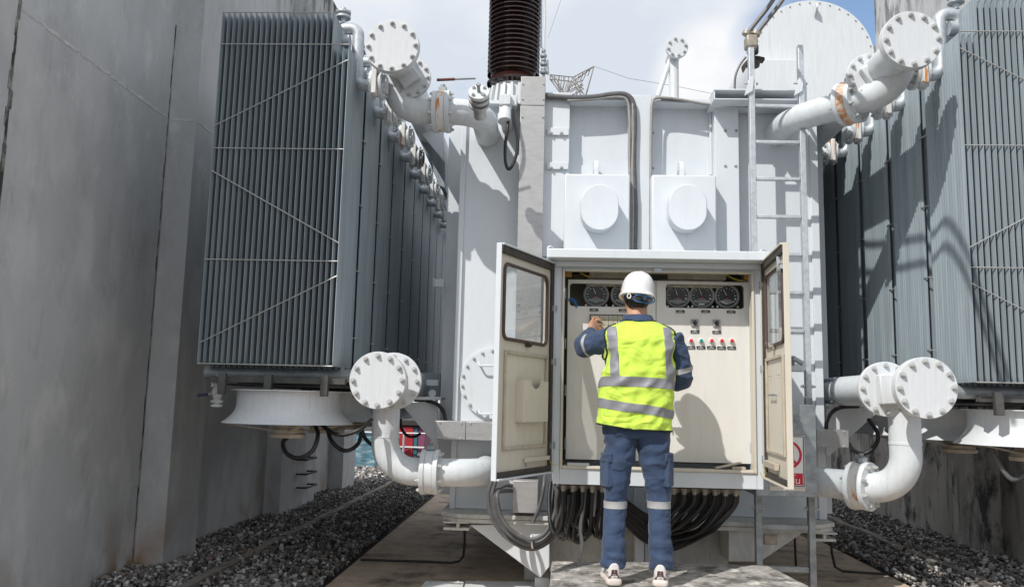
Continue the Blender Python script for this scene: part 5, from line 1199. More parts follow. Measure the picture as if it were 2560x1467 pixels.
hose(px([(1352,1180,5.95),(1349,1205),(1345,1232),(1336,1262),(1323,1294)], 5.9), .012, 'loose grey hose end hanging inside the coil below the left door', 'hose', 'hose', None, 'hose')
hose(px([(1451,1215,5.5),(1447,1260),(1440,1310),(1444,1350),(1437,1392)], 5.5), .0125, 'single pale grey conduit hanging to the plinth left of the worker', 'hosel', 'conduit', None, 'conduit')
hose(px([(1478,1215,5.5),(1476,1250),(1472,1280)], 5.5), .01, 'short pale grey conduit end hanging left of the worker', 'hosel', 'conduit', None, 'conduit')
for i,(u,v,w_) in enumerate(((1400,1225,1372),(1412,1232,1385),(1385,1222,1360))):
    hose(px([(u,v-8,5.6),(u-4,v+30,5.65),(u-18+i*12,v+85,5.75),(w_+50,v+112,5.85),(w_+80,v+90,5.95)]), .0165, ['middle','rightmost','leftmost'][i]+' of three grey hoses dropping between the coil and the cabinet', 'hose', 'hose', 'grey hoses between the coil and the cabinet', 'hose')
# wires on the slab
hose([U(895,1387,Z=.012),U(950,1389,Z=.012),U(1050,1392,Z=.012),U(1120,1395,Z=.012),U(1140,1391,Z=.03),U(1150,1378,6.75),U(1153,1340,6.6),U(1153,1306,6.5)], .010, 'black earth cable lying on the shaded slab and climbing to the left skid beam', 'rubber')
hose([U(2062,1320,6.5),U(2064,1370,6.55),U(2072,1405,6.6),U(2090,1416,Z=.015),U(2160,1421,Z=.012),U(2240,1425,Z=.012)], .010, 'black earth cable dropping to the slab and running right toward the gravel', 'rubber')
hose([U(1972,1330,6.6),U(1974,1380,6.65),U(1976,1410,6.7)], .009, 'short black cable hanging behind the lower ladder', 'rubber')
# ---------------------------------------------------------------- worker
YM = 4.85
O = Vector((U(1580,1000,YM).x, YM, ZP-.022))
def q(u, v, dy=0.0): return U(u, v, YM+dy)          # photo point at a depth relative to the body axis
def superring(c, rx, ry, n=28, p=2.3, ax=None, tw=0.0, front=1.0):
    c = Vector(c); out = []
    for i in range(n):
        a = 2*PI*i/n; cs, sn = math.cos(a), math.sin(a); e = 2/p
        x = rx*math.copysign(abs(cs)**e, cs); y = ry*math.copysign(abs(sn)**e, sn)
        if y > 0: y *= front
        if ax is None:
            ct, st = math.cos(tw), math.sin(tw); out.append(c+Vector((x*ct-y*st, x*st+y*ct, 0)))
        else: out.append(c+ax[0]*x+ax[1]*y)
    return out
def limb(m, pts, rad, n=22, flat=1.0):
    P_ = [Vector(p) for p in pts]; k = len(P_); rings = []; prev = None
    for i in range(k):
        t = (P_[min(i+1,k-1)]-P_[max(i-1,0)]).normalized()
        if prev is None: a, b = m.ring_frame(t)
        else: a = (prev-t*prev.dot(t)).normalized(); b = a.cross(t)
        prev = a; r = rad[i]; rx, ry = (r if isinstance(r, tuple) else (r, r*flat))
        rings.append(superring(P_[i], rx, ry, n, 2.0, (a, b)))
    m.loft(rings)
def dense(pts, rad, n=6):
    P_ = smooth_path(pts, n); k = len(pts); R_ = []
    for i in range(len(P_)):
        t = min(i/n, k-1-1e-6); j = int(t); f_ = t-j; f_ = f_*f_*(3-2*f_); a, b = rad[j], rad[min(j+1,k-1)]
        R_.append(a+(b-a)*f_)
    return P_, R_
def fused(m, name, mats, parent, voxel, smooth=4, disp=None, angle=180):
    """one continuous surface out of overlapping lofts"""
    me = bpy.data.meshes.new('tmp'); me.from_pydata(m.v, [], m.f); bm = bmesh.new(); bm.from_mesh(me); bmesh.ops.recalc_face_normals(bm, faces=bm.faces); bm.to_mesh(me); bm.free()
    ob = bpy.data.objects.new('tmp', me); C.objects.link(ob); r = ob.modifiers.new('r', 'REMESH'); r.mode = 'VOXEL'; r.voxel_size = voxel; r.adaptivity = 0
    bpy.context.view_layer.update(); dg = bpy.context.evaluated_depsgraph_get(); me2 = bpy.data.meshes.new_from_object(ob.evaluated_get(dg)); bpy.data.objects.remove(ob)
    bm = bmesh.new(); bm.from_mesh(me2)
    for _ in range(smooth): bmesh.ops.smooth_vert(bm, verts=bm.verts, factor=.5, use_axis_x=True, use_axis_y=True, use_axis_z=True)
    bm.normal_update()
    if disp:
        mv = [(v, v.normal*disp(v.co, v.normal)) for v in bm.verts]
        for v, d in mv: v.co += d
        bmesh.ops.smooth_vert(bm, verts=bm.verts, factor=.4, use_axis_x=True, use_axis_y=True, use_axis_z=True)
    off = parent_loc(parent) if parent else Vector((0,0,0))
    for v in bm.verts: v.co -= off
    bm.to_mesh(me2); bm.free(); me2.name = name; me2.materials.clear()
    for k in (mats if isinstance(mats, (list,tuple)) else [mats]): me2.materials.append(M[k])
    me2.polygons.foreach_set('use_smooth', [True]*len(me2.polygons)); me2.update()
    o_ = bpy.data.objects.new(name, me2); C.objects.link(o_)
    if parent: o_.parent = parent
    return o_
person = thing('person', (O.x,O.y,ZP), 'worker in white hard hat, lime vest and navy workwear touching the cabinet panel', 'person')
R0 = lambda x, y, z: O+Vector((x, y, z))
# key points
SL, EL, WL_, = R0(-.165,.0,1.405), q(1452,858,.13), q(1470,822,.42)
SR, ER, WR_ = R0(.215,.0,1.42), q(1690,938,.05), R0(.19,.30,1.17)
NECK = q(1581,790,.02); HEAD = q(1581,742,.04)
# --- skin: head, neck, core, hands as one body
def head_part(m):
    hc = q(1580,728,.05); yaw = .16
    def hr(z, rx, ry, cy=0.0, p=2.2): return superring(hc+Vector((0,cy,z)), rx, ry, 28, p, None, yaw)
    m.loft([hr(-.125,.030,.030,.055),hr(-.118,.050,.055,.040),(hr(-.09,.062,.078,.022)),hr(-.05,.071,.092,.008),hr(0,.076,.099,0),hr(.05,.076,.098,-.002),hr(.08,.066,.085,-.004),hr(.100,.045,.058,-.004),hr(.108,.015,.02,-.004)])
    f = Vector((-math.sin(yaw), math.cos(yaw), 0)); s_ = Vector((math.cos(yaw), math.sin(yaw), 0))
    # nose, brow, lips
    limb(m, [hc+f*.092+Vector((0,0,.01)), hc+f*.112+Vector((0,0,-.028)), hc+f*.096+Vector((0,0,-.045))], [.008,.014,.010], 12)
    limb(m, [hc+f*.092-s_*.045+Vector((0,0,.022)), hc+f*.099+Vector((0,0,.022)), hc+f*.092+s_*.045+Vector((0,0,.022))], [.006,.009,.006], 10)
    limb(m, [hc+f*.088-s_*.022+Vector((0,0,-.07)), hc+f*.098+Vector((0,0,-.068)), hc+f*.088+s_*.022+Vector((0,0,-.07))], [.004,.008,.004], 10)
    for sg in (-1, 1):   # ears
        e = hc+s_*sg*.079+f*-.008+Vector((0,0,-.012)); fs_ = []
        for dz, rx, ry in ((-.032,.006,.008),(-.022,.010,.014),(0,.012,.019),(.02,.012,.020),(.03,.008,.012)):
            fs_.append(superring(e+s_*sg*(.004+.006*(dz+.03)/.06)+f*(-.004*dz/.03)+Vector((0,0,dz)), rx, ry, 16, 2, None, yaw+sg*.45))
        m.loft(fs_)
    limb(m, [hc+f*-.01+Vector((0,0,-.05)), hc+Vector((.0,-.012,-.10)), NECK+Vector((.002,0,-.02)), NECK+Vector((0,0,-.09))], [(.058,.062),(.058,.060),(.062,.062),(.085,.07)], 24)
    return hc, yaw, f, s_
skin = MB(); hc, yaw, fd, sd_ = head_part(skin)
P_ = [R0(.005,.0,.92), R0(.0,.0,1.05), R0(.0,.0,1.2), R0(.01,.0,1.35), R0(.015,.0,1.46)]
skin.loft([superring(P_[0],.14,.09), superring(P_[1],.135,.085), superring(P_[2],.145,.09), superring(P_[3],.165,.095), superring(P_[4],.08,.06)])
for (a, b, c_) in ((SL,EL,WL_),(SR,ER,WR_)):
    pp, rr2_ = dense([a,a.lerp(b,.5),b,b.lerp(c_,.5),c_], [.045,.040,.032,.032,.026]); limb(skin, pp, rr2_, 16)
for sx in (-1,1):
    kn_ = q(1529 if sx<0 else 1634,1250,.02); an_ = q(1522 if sx<0 else 1640,1405,-.02); limb(skin, [R0(sx*.09,0,.92), (R0(sx*.09,0,.92)+kn_)/2, kn_, (kn_+an_)/2+Vector((0,-.01,0)), an_], [.078,.054,.036,.036,.028], 16)
# left hand: fingers reaching the annunciator
def hand(m, wrist, pts_f, thumb, palm_w, up):
    wrist = Vector(wrist); 
    kn = [Vector(f_[0]) for f_ in pts_f]; mid = sum(kn, Vector())/4; d = (mid-wrist); L_ = d.length; d.normalize(); across = (kn[3]-kn[0]).normalized(); nrm = d.cross(across).normalized()
    rings = []
    for t, w_, th in ((-.15,.024,.022),(.1,.030,.020),(.5,.040,.018),(.85,.043,.016),(1.04,.040,.013)):
        rings.append(superring(wrist+d*L_*t+(mid-wrist-d*L_)*t, w_, th, 20, 2.2, (across, nrm)))
    m.loft(rings)
    for f_ in pts_f:
        pts_ = [Vector(p) for p in f_]; k = len(pts_); pp, rr_2 = dense([wrist.lerp(pts_[0],.7)]+pts_, [.0085,.0092,.0082,.0075,.0062][:k+1] if k == 4 else [.0085]*(k+1), 5); limb(m, pp, rr_2, 12)
        m.lathe([(.0,-.0058),(.0045,-.0045),(.006,-.001),(.005,.0035),(0,.0062)], pp[-1], (pp[-1]-pp[-2]), n=10)
    th = [Vector(p) for p in thumb]; pp, rr_2 = dense(th, [.013,.012,.0105,.008], 5); limb(m, pp, rr_2, 12)
    m.lathe([(.0,-.007),(.006,-.005),(.0078,-.001),(.006,.005),(0,.0085)], pp[-1], (pp[-1]-pp[-2]), n=10)
YH = YP-YM          # depth of the panel relative to the body
w0 = q(1465,822,.42)
fing = [ # index (raised), middle, ring, little ; knuckle, joint, joint, tip
 [q(1470,797,YH-.095), q(1473,789,YH-.055), q(1482,788,YH-.030), q(1491,792,YH-.016)],
 [q(1475,800,YH-.085), q(1481,794,YH-.045), q(1489,796,YH-.026), q(1494,800,YH-.018)],
 [q(1479,809,YH-.085), q(1486,806,YH-.048), q(1492,808,YH-.030), q(1495,812,YH-.022)],
 [q(1481,815,YH-.090), q(1487,814,YH-.060), q(1492,815,YH-.042), q(1494,818,YH-.034)]]
hand(skin, w0, fing, [q(1470,821,.43), q(1479,825,YH-.11), q(1487,822,YH-.085), q(1496,819,YH-.062)], .04, 1)
wr = R0(.185,.31,1.175); k0 = R0(.165,.385,1.185)
fr_ = [[k0+Vector((-.028+.02*i,.0,.004*i)), k0+Vector((-.034+.02*i,.035,-.005)), k0+Vector((-.036+.02*i,.048,-.03)), k0+Vector((-.034+.02*i,.040,-.05+.004*i))] for i in range(4)]
hand(skin, wr, fr_, [wr+Vector((-.02,.02,.0)), wr+Vector((-.045,.045,-.005)), wr+Vector((-.052,.07,-.018)), wr+Vector((-.048,.09,-.03))], .04, 1)
body = fused(skin, 'body', 'skin', person, .0042, 2)
# face details
for sg in (-1,1):
    m = MB(); e = hc+fd*.088+sd_*sg*.031+Vector((0,0,.004)); m.lathe([(0,-.011),(.008,-.008),(.0115,0),(.008,.008),(0,.011)], e, fd, n=14); m.build('eye', M['white'], body)
    m = MB(); m.lathe([(0,0),(.005,.001),(.0045,.003)], e+fd*.0095, fd, n=12); m.build('iris', M['black'], body)
    m = MB(); m.tube([hc+fd*.094+sd_*sg*.018+Vector((0,0,.024)), hc+fd*.092+sd_*sg*.046+Vector((0,0,.022))], .004, 6); m.build('eyebrow', M['hair'], body)
m = MB(); m.tube([hc+fd*.094-sd_*.02+Vector((0,0,-.071)), hc+fd*.105+Vector((0,0,-.07)), hc+fd*.094+sd_*.02+Vector((0,0,-.071))], [.002,.0045,.002], 8); m.build('mouth', mat('lips', (.42,.17,.14), .5), body)
# hair at the back of the head
m = MB(); rings = []
for z, rx, ry, cy in ((-.092,.050,.034,-.052),(-.078,.062,.052,-.040),(-.06,.072,.070,-.030),(-.03,.0785,.089,-.014),(.0,.081,.099,-.004),(.04,.079,.096,-.004),(.06,.06,.07,-.004)):
    rings.append(superring(hc+Vector((0,cy,z)), rx, ry, 36, 2.2, None, yaw, front=.62 if z < .03 else .9))
m.loft(rings); 
def hairdisp(co, n): return .0022*noise.noise(Vector((co.x*90, co.y*90, co.z*14)))
hair = fused(m, 'hair', 'hair', person, .004, 1, hairdisp)
# --- hard hat
tilt = Matrix.Rotation(.105, 4, 'Y') @ Matrix.Rotation(-.05, 4, 'X'); hb = q(1581,735,.045)
HM = Matrix.Translation(hb) @ tilt @ Matrix.Rotation(yaw, 4, 'Z')
def hat(m):
    n = 72; prof = [(1.06,-.012),(1.09,-.010),(1.10,-.004),(1.06,.002),(1.0,.012),(.985,.035),(.955,.065),(.90,.086),(.80,.109),(.66,.127),(.48,.139),(.26,.146),(.08,.148)]
    rings = []
    for k, (s_, z) in enumerate(prof):
        r_ = []
        for i in range(n):
            a = 2*PI*i/n; x = .099*s_*math.cos(a); y = .122*s_*math.sin(a); zz = z
            if k < 4 and math.sin(a) > 0: y += .028*math.sin(a)**3*(1 if k in (1,2) else .5); zz -= .006*math.sin(a)**2
            if k < 4 and math.sin(a) < -.3: zz += .004
            rid = 0
            for da, wd in ((PI/2,.12),(-PI/2,.12)):
                pass
            if k >= 5: rid = .0035*math.exp(-((x/.014)**2)) + .0018*math.exp(-(((abs(x)-.040)/.007)**2)); zz += rid
            r_.append(HM @ Vector((x,y,zz)))
        rings.append(r_)
    m.loft(rings)
m = MB(); hat(m); hh = m.build('hard_hat', M['bwhite'], person, angle=70); s = hh.modifiers.new('s','SUBSURF'); s.levels = 1; s.render_levels = 1
def inh(p): return HM @ Vector(p)
m = MB(); m.prism([inh((-.006,-.1305,.004)),inh((.006,-.1305,.004)),inh((.005,-.126,.022)),inh((-.005,-.126,.022))], inh((0,.008,0))-inh((0,0,0))); m.build('rib', M['bwhite'], hh, bevel=.002)
m = MB()
bp_ = [inh((.090*math.cos(a)*1.02,.112*math.sin(a)*1.02,z_)) for a, z_ in [(PI+.35+i*(PI-.7)/20, -.026-.012*math.sin(PI*i/20)) for i in range(21)]]
up_ = inh((0,0,1))-inh((0,0,0)); 
pr = []
for i, p_ in enumerate(bp_):
    o_ = (p_-hb); o_.z = 0; o_.normalize(); pr.append([p_-up_*.013, p_-up_*.013+o_*.004, p_+up_*.013+o_*.004, p_+up_*.013])
m.loft(pr); m.build('headband', M['black'], hh, bevel=.001)
# ratchet pad
pc = inh((.010,-.121,-.036)); ox_ = (inh((1,0,0))-inh((0,0,0))).normalized(); oz_ = up_.normalized(); oy_ = oz_.cross(ox_).normalized()*-1
def pill(w_, h_, y0, y1, nseg=12):
    pts_ = []
    for i in range(nseg+1): a = -PI/2+PI*i/nseg; pts_.append((w_-h_+h_*math.cos(a), h_*math.sin(a)))
    for i in range(nseg+1): a = PI/2+PI*i/nseg; pts_.append((-w_+h_+h_*math.cos(a), h_*math.sin(a)))
    out_ = []
    for (a, b) in pts_:
        cv_ = -.35*(a*a)/.06; out_.append((a,b,cv_))
    return [pc+ox_*a+oz_*b+oy_*(y0-c_*-.9) for a,b,c_ in out_]
A_ = pill(.060,.0215,0,0); ob_out = oy_ if (oy_.y < 0) else -oy_
m = MB(); m.prism([p_+ob_out*-.004 for p_ in A_], ob_out*.012); m.build('ratchet_pad', M['seal'], hh, bevel=.002)
m = MB(); m.tube([p_+ob_out*.0085 for p_ in pill(.058,.0195,0,0)], .0022, 8, closed=True); m.build('ratchet_trim', M['blue'], hh)
m = MB(); m.lathe([(.0165,0),(.0165,.014),(.013,.018),(0,.019)], pc+ob_out*.006, ob_out, n=24); m.build('ratchet_knob', M['black'], hh)
m = MB(); m.lathe([(.0,.0),(.005,.001),(.004,.003)], pc+ob_out*.0245, ob_out, n=12); m.build('knob_cap', M['blue'], hh)
m = MB(); cl = inh((-.072,-.086,-.024)); m.tube([cl+ox_*.010*math.cos(2*PI*i/16)+oz_*.014*math.sin(2*PI*i/16)+ob_out*.006 for i in range(16)], .0035, 8, closed=True); m.build('strap_clip', M['white'], hh)
m = MB(); cl = inh((.078,-.082,-.024)); m.tube([cl+ox_*.006*math.cos(2*PI*i/16)+oz_*.014*math.sin(2*PI*i/16)+ob_out*.006 for i in range(16)], .003, 8, closed=True); m.build('strap_clip', M['seal'], hh)

# --- workwear shirt (with sleeves) and trousers
def fold(co, n, amp=.006, f=(7,7,16), seed=0.0, lean=.6):
    x, y, z = co.x-O.x, co.y-O.y, co.z-O.z
    a = noise.noise(Vector((x*f[0]+z*lean*f[2]*.4+seed, y*f[1], z*f[2]+seed)))
    b = noise.noise(Vector((x*f[0]*2.3-z*9+seed*2, y*f[1]*2, z*f[2]*1.8)))
    r_ = 1-abs(a)*2.4
    return amp*(r_*.8+b*.5)
shirt = MB()
tor = [(.855,.185,.112,-.008,.0),(.93,.182,.112,-.006,.0),(1.02,.178,.112,-.002,0),(1.12,.180,.115,.002,0),(1.22,.186,.118,.008,0),(1.32,.192,.12,.014,-.002),(1.40,.192,.113,.018,.0),(1.455,.165,.092,.016,.006),(1.495,.115,.072,.01,.012),(1.53,.078,.064,.004,.018)]
shirt.loft([superring(R0(cx__,cy__,z), rx, ry, 36, 2.5) for z,rx,ry,cx__,cy__ in tor])
pp, rr2_ = dense([SL+Vector((.03,0,.0)), SL.lerp(EL,.5)+Vector((0,-.005,-.006)), EL, EL.lerp(WL_,.45), WL_], [.073,.063,.064,.048,.034]); limb(shirt, pp, rr2_, 24)
pp, rr2_ = dense([SR+Vector((-.03,0,.0)), SR.lerp(ER,.5), ER+Vector((0,-.005,0)), ER.lerp(WR_,.5), WR_], [.078,.068,.062,.054,.044]); limb(shirt, pp, rr2_, 24)
def shirtfold(co, n):
    z = co.z-O.z; x = co.x-O.x
    if abs(x-.01) > .185 or z > 1.40: return fold(co, n, .011, (9,12,15), 3.1)
    return fold(co, n, .003, (7,7,10), 3.1)
shirt_o = fused(shirt, 'shirt', 'navy', person, .0065, 3, shirtfold)
# collar
m = MB(); rings = []
cn = q(1583,797,.02); 
for (z, rx, ry, dy) in ((-.022,.088,.078,.0),(.0,.082,.073,.0),(.022,.075,.068,.005),(.036,.072,.066,.008),(.038,.080,.073,.006),(.018,.090,.081,.0),(-.008,.100,.089,-.002),(-.012,.096,.085,-.002)):
    r_ = superring(cn+Vector((0,dy,z)), rx, ry, 40, 2.1)
    rings.append([p_+Vector((0,0,-.016*max(0,(p_.y-cn.y)/ry))) for p_ in r_])
m.loft(rings); cl_ = m.build('collar', M['navy'], shirt_o, angle=60); ss = cl_.modifiers.new('s','SUBSURF'); ss.levels=1; ss.render_levels=1
# sleeve reflective bands
def band(m, a, b, t, w_, ra, rb):
    c0 = a.lerp(b, t); d = (b-a).normalized(); m.lathe([(ra,-w_/2),(ra*1.015,0),(rb,w_/2),(rb*.9,w_/2),(ra*.9,-w_/2)], c0, d, n=30, closed=True)
from mathutils.bvhtree import BVHTree
def wrap(obj, c, d, w_, tilt_=0.0, n=48, off=.0028):
    me = obj.data; of = parent_loc(obj); bv = BVHTree.FromPolygons([v.co for v in me.vertices], [p.vertices[:] for p in me.polygons])
    d = Vector(d).normalized(); mm = MB(); a, b = mm.ring_frame(d); rows = []
    for k in range(5):
        row = []; last = None
        for i in range(n):
            an = 2*PI*i/n; r_ = a*math.cos(an)+b*math.sin(an); o_ = c+d*(w_*(k/4-.5)+tilt_*math.cos(an)); h = bv.ray_cast(o_-of, r_, .13)
            row.append((o_, r_, (h[3] if h[0] is not None else None)))
        ds = sorted(x[2] for x in row if x[2]); md = ds[len(ds)//2]
        rows.append([(o_, r_, min(dd if dd else md, md*1.3)) for o_, r_, dd in row])
    for row in rows:
        sm = [sum(row[(i+j)%n][2] for j in (-1,0,1))/3 for i in range(n)]
        mm.v += [tuple(row[i][0]+row[i][1]*(max(sm[i],row[i][2])+off)) for i in range(n)]
    for row in (rows[4], rows[0]): mm.v += [tuple(o_+r_*(dd-.006)) for o_, r_, dd in row]
    for k in range(6):
        k2 = (k+1)%6 if k < 5 else 0
        for i in range(n): mm.f.append((k*n+i, k*n+(i+1)%n, k2*n+(i+1)%n, k2*n+i)); mm.m.append(0)
    mm.f = [f for f in mm.f]; 
    k = 6
    return mm
wrap(shirt_o, SL.lerp(EL,.80), EL-SL, .018, .012).build('reflective_band', M['refll'], shirt_o)
wrap(shirt_o, SR.lerp(ER,.78), ER-SR, .030).build('reflective_band', M['refll'], shirt_o)
trs = MB()
trs.loft([superring(R0(-.004,.0,z), rx, ry, 32, 2.5) for z,rx,ry in ((.845,.176,.100),(.865,.184,.110),(.90,.186,.115),(.96,.180,.112),(1.0,.172,.106))])
LEGS = {}
for sx, pts_, rads in ((-1,[R0(-.094,.0,.90),q(1538,1132,0),q(1531,1180,.012),q(1527,1250,.02),q(1524,1320,-.008),q(1522,1372,-.014),q(1521,1407,-.018)],[.098,.084,.074,.064,.062,.067,.065]),
                       (1,[R0(.090,.0,.90),q(1623,1132,0),q(1630,1180,.012),q(1635,1250,.02),q(1637,1320,-.008),q(1640,1374,-.014),q(1641,1410,-.018)],[.098,.085,.076,.063,.062,.067,.065])):
    pp, rr2_ = dense(pts_, rads); limb(trs, pp, rr2_, 26); LEGS[sx] = (pts_, rads)
def legfold(co, n):
    z = co.z-O.z
    k = .0045
    if z < .34: k = .0045+.006*min(1,(.34-z)/.16)*(1 if z > .12 else .2)
    elif z > .66: k = .011
    elif .48 < z < .62: k = .010
    return fold(co, n, k, (8,9,13 if z > .36 else 17), 11.7, 1.0)
tro = fused(trs, 'trousers', 'navy', person, .0065, 3, legfold)
for sx in (-1,1):
    pts_, rads = LEGS[sx]; kz = pts_[3]
    wrap(tro, kz, (0,0,1), .040).build('reflective_band', M['refll'], tro)
    u0 = 1508 if sx < 0 else 1654; c_ = q(u0,1160,-.0); m = MB()
    dx = -.012 if sx < 0 else .012
    out_ = Vector((sx*.93,-.36,0)).normalized(); tan_ = Vector((-out_.y, out_.x, 0)); cc = Vector((pts_[2].x, pts_[2].y, U(u0,1160,YM).z))+out_*.080
    def pk(z0, z1, w0_, th): m.loft([[cc+tan_*(w0_*math.copysign(1,a)*(1-.15*abs(b)))+out_*((th if b > 0 else -.012)-.02*abs(a)**2)+Vector((0,0,z)) for a,b in ((-1,-1),(-1,1),(-.33,1),(.33,1),(1,1),(1,-1))] for z in (z0, z0+.01, (z0+z1)/2, z1-.01, z1)])
    pk(-.105,.055,.062,.009); pm = m.build('cargo_pocket', M['navy'], tro, bevel=.006)
    m = MB(); 
    def pk2(z0, z1, w0_, th): m.loft([[cc+tan_*(w0_*a)+out_*((th if b > 0 else -.01)-.02*abs(a)**2)+Vector((0,0,z)) for a,b in ((-1,-1),(-1,1),(-.33,1),(.33,1),(1,1),(1,-1))] for z in (z0, z1)])
    pk2(.035,.085,.065,.014); m.build('pocket_flap', M['navy'], tro, bevel=.005)

# --- vest
VEST = [ # z, left x, right x, depth, cy
 (.885,-.222,.196,.128,-.004),(.91,-.225,.200,.132,-.004),(1.00,-.220,.202,.135,-.004),(1.10,-.214,.206,.135,-.004),(1.20,-.200,.211,.136,-.004),(1.26,-.192,.215,.136,-.005),(1.33,-.182,.220,.134,-.005),(1.40,-.192,.222,.122,-.004),(1.448,-.194,.220,.104,.002),(1.475,-.172,.198,.090,.008),(1.498,-.118,.142,.080,.014),(1.515,-.090,.108,.074,.018)]
def vest_at(z):
    for i in range(len(VEST)-1):
        a, b = VEST[i], VEST[i+1]
        if z <= b[0] or i == len(VEST)-2:
            t = max(0, min(1, (z-a[0])/(b[0]-a[0]))); return [a[k]+(b[k]-a[k])*t for k in range(5)]
def vest_pt(a, z, off=0.0):
    _, xl_, xr_, ry, cy = vest_at(z); rx = (xr_-xl_)/2; e = 2/2.7
    cs, sn = math.cos(a), math.sin(a); x = rx*math.copysign(abs(cs)**e, cs); y = ry*math.copysign(abs(sn)**e, sn)
    nrm = Vector((cs/max(rx,.01), sn/max(ry,.01), 0)).normalized()
    p_ = R0((xl_+xr_)/2+x, cy+y, z)
    loc = p_-O; k = .004 if z > 1.43 else .016
    wr_ = noise.noise(Vector((loc.x*7+loc.z*3.0, loc.y*5, loc.z*8+2.2)))*1.0
    r2 = 1-abs(noise.noise(Vector((loc.x*11-loc.z*5, loc.y*6+4, loc.z*6))))*2.6
    r3 = 1-abs(noise.noise(Vector((loc.x*6+loc.z*9+7, loc.y*6, loc.z*9-loc.x*7))))*2.6
    d = k*(wr_*.9+r2*.45+r3*.5)
    return p_+nrm*(d+off)
def zbot(a): return .888+.022*max(0,-math.cos(a))*1.0 - .006*math.cos(a)
def neck_drop(a): return 0
NA, NZ = 144, 84
def vest_grid(a0, a1, z0f, z1f, na, nz, off):
    g = []
    for j in range(nz+1):
        row = []
        for i in range(na+1):
            a = a0+(a1-a0)*i/na; z0, z1 = (z0f(a) if callable(z0f) else z0f), (z1f(a) if callable(z1f) else z1f); row.append(vest_pt(a, z0+(z1-z0)*j/nz, off))
        g.append(row)
    return g
def shell(m, g, th):
    nz, na = len(g)-1, len(g[0])-1; n0 = (nz+1)*(na+1); vs = []; 
    for sgn in (0, 1):
        for j in range(nz+1):
            for i in range(na+1):
                p_ = g[j][i]; c_ = R0(.01, 0, 0); d = Vector((p_.x-c_.x, p_.y-c_.y, 0)).normalized(); vs.append(p_-d*th*sgn)
    fs = []; ix = lambda s_, j, i: s_*n0+j*(na+1)+i
    for j in range(nz):
        for i in range(na):
            fs.append((ix(0,j,i),ix(0,j,i+1),ix(0,j+1,i+1),ix(0,j+1,i))); fs.append((ix(1,j,i+1),ix(1,j,i),ix(1,j+1,i),ix(1,j+1,i+1)))
    for i in range(na):
        fs.append((ix(0,0,i),ix(1,0,i),ix(1,0,i+1),ix(0,0,i+1))); fs.append((ix(0,nz,i+1),ix(1,nz,i+1),ix(1,nz,i),ix(0,nz,i)))
    for j in range(nz):
        fs.append((ix(0,j+1,0),ix(1,j+1,0),ix(1,j,0),ix(0,j,0))); fs.append((ix(0,j,na),ix(1,j,na),ix(1,j+1,na),ix(0,j+1,na)))
    m.add(vs, fs)
m = MB(); shell(m, vest_grid(PI/2+.02, PI/2+2*PI-.02, zbot, 1.514, NA, NZ, 0), .006); vest = m.build('vest', M['lime'], person, angle=70)
m = MB(); m.tube([vest_pt(a, zbot(a)-.001, -.002) for a in [PI/2+.03+i*(2*PI-.06)/70 for i in range(71)]], .0055, 8); m.build('hem_binding', M['trim'], vest)
m = MB(); m.tube([vest_pt(a, 1.514, -.001) for a in [PI/2+.03+i*(2*PI-.06)/50 for i in range(51)]], .0055, 8); m.build('neck_binding', M['trim'], vest)
# arm holes: binding rings where the sleeves come through
def armhole(sgn, zc, hz, tilt_, name='armhole_binding'):
    m = MB(); pts_ = []
    for i in range(41):
        w_ = 2*PI*i/40; dz = hz*math.sin(w_); da = .34*math.cos(w_); a0 = (PI if sgn < 0 else 0); z = zc+dz
        pts_.append(vest_pt(a0+da*(1 if sgn>0 else -1)+tilt_*dz, min(1.505,z), .004))
    m.tube(pts_[:-1], .0055, 8, closed=True); m.build(name, M['trim'], vest)
armhole(-1, 1.392, .105, .0); armhole(1, 1.388, .11, .0)
# reflective tapes lie on the vest surface
def tape(a0, a1, z0, z1, na, nz, nm='reflective_tape'):
    m = MB(); shell(m, vest_grid(a0, a1, z0, z1, na, nz, .0028), .004); m.build(nm, M['refl'], vest, angle=70)
B = 1.5*PI
tape(PI/2+.04, PI/2+2*PI-.04, lambda a: 1.118-.006*math.cos(a)-.01*math.sin(a), lambda a: 1.172-.008*math.cos(a)-.012*math.sin(a), 120, 6)
tape(PI/2+.04, PI/2+2*PI-.04, lambda a: .978-.03*math.cos(a)-.002*math.sin(a), lambda a: 1.030-.032*math.cos(a)-.002*math.sin(a), 120, 6)
def vtape(xa, xb_, z0, z1):
    """vertical tape between two body columns"""
    def ang(x, z):
        _, xl_, xr_, ry, cy = vest_at(z); rx = (xr_-xl_)/2; c_ = max(-.999,min(.999,(x-(xl_+xr_)/2)/rx)); return 2*PI-math.acos(math.copysign(abs(c_)**(2.7/2), c_))
    g = []
    nz = 44
    for j in range(nz+1):
        z = z0+(z1-z0)*j/nz; k = (z-z0)/(z1-z0); row = []
        for i in range(9):
            x = (xa[0]+(xb_[0]-xa[0])*i/8)*(1-k)+(xa[1]+(xb_[1]-xa[1])*i/8)*k; row.append(vest_pt(ang(x,z), z, .0024))
        g.append(row)
    m = MB(); shell(m, g, .004); m.build('reflective_tape', M['refl'], vest, angle=70)
vtape((-.152,-.180),(-.108,-.128), 1.165, 1.478)
vtape((.150,.142),(.200,.192), 1.165, 1.478)
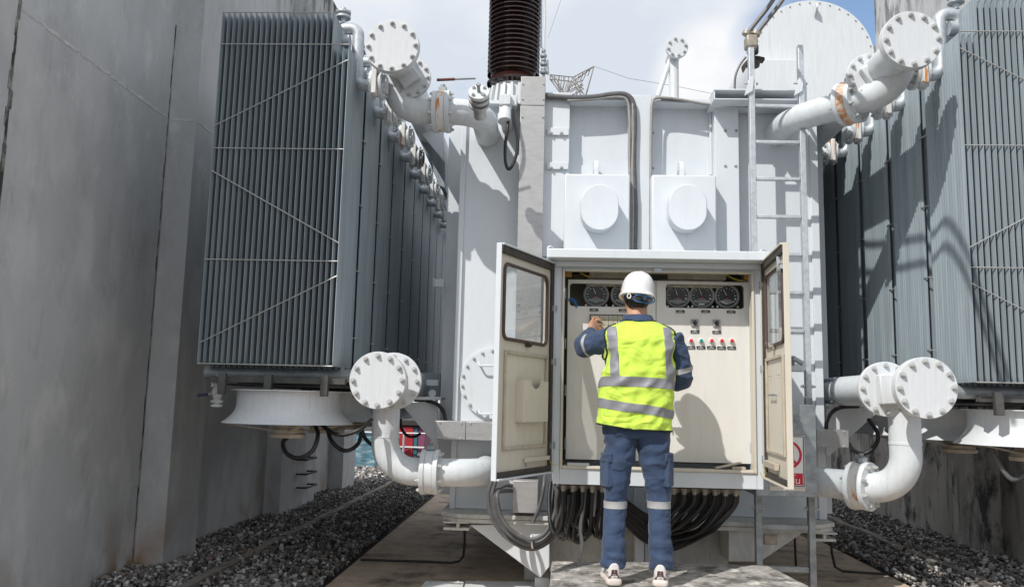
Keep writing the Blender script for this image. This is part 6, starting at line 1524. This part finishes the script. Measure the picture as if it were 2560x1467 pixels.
# --- shoes
def shoe(cx_u, heel_v, yaw_, sx):
    o0 = q(cx_u, heel_v, -.075); base = Vector((o0.x, YM-.085, ZP)); Rm = Matrix.Rotation(yaw_, 3, 'Z')
    def T(x, y, z): return base+Rm @ Vector((x, y, z))
    def sec(y, hw, zt, zb_, p=3.0, n=24):
        r_ = []
        for i in range(n):
            a = 2*PI*i/n; cs, sn = math.cos(a), math.sin(a); e = 2/p; x = hw*math.copysign(abs(cs)**e, cs); z = (zt+zb_)/2+(zt-zb_)/2*math.copysign(abs(sn)**e, sn); r_.append(T(x,y,z))
        return r_
    m = MB(); m.loft([sec(-.016,.030,.036,.010),sec(-.008,.043,.044,.002),(sec(.02,.047,.046,.0)),sec(.08,.040,.044,.0),sec(.15,.044,.042,.0),sec(.21,.046,.040,.0),sec(.255,.038,.038,.006),sec(.28,.018,.034,.014)])
    sh_ = m.build('shoe', M['sole'], person, angle=60); s_ = sh_.modifiers.new('s','SUBSURF'); s_.levels=1; s_.render_levels=1
    m = MB(); m.loft([sec(-.006,.020,.134,.04),sec(.002,.030,.122,.038),sec(.02,.036,.104,.036),sec(.06,.039,.100,.036),sec(.11,.038,.100,.036),sec(.16,.040,.078,.036),sec(.21,.041,.062,.036),sec(.25,.033,.052,.034),sec(.27,.012,.045,.034)])
    u_ = m.build('upper', M['shoe'], sh_, angle=60); s_ = u_.modifiers.new('s','SUBSURF'); s_.levels=1; s_.render_levels=1
    m = MB(); m.prism([T(-.034,.0005,.044),T(.034,.0005,.044),T(.020,-.0045,.062),T(.016,-.0060,.092),T(-.016,-.0060,.092),T(-.020,-.0045,.062)], Rm @ Vector((0,.016,0))); m.build('heel_patch', M['shoeb'], sh_, bevel=.002)
    m = MB()
    for z in (.056,.068): m.tube([T(-.008,-.0065,z-.004),T(0,-.0080,z),T(.008,-.0065,z-.004)], .0016, 6)
    m.tube([T(0,-.0065,.081),T(0,-.0085,.081)], .003, 8)
    m.build('chevron', M['refll'], sh_)
    sd2 = sx; rz = yaw_+(sd2*.95); pl_ = T(sd2*.036,.024,.072)
    n_ = Matrix.Rotation(rz, 3, 'Z') @ Vector((0,-1,0))
    text('HOKA', .0165, pl_+n_*.0045, 'ink', sh_, (PI/2, 0, rz))
    return sh_
shoe(1524,1432,.10,-1); shoe(1638,1436,-.16,1)
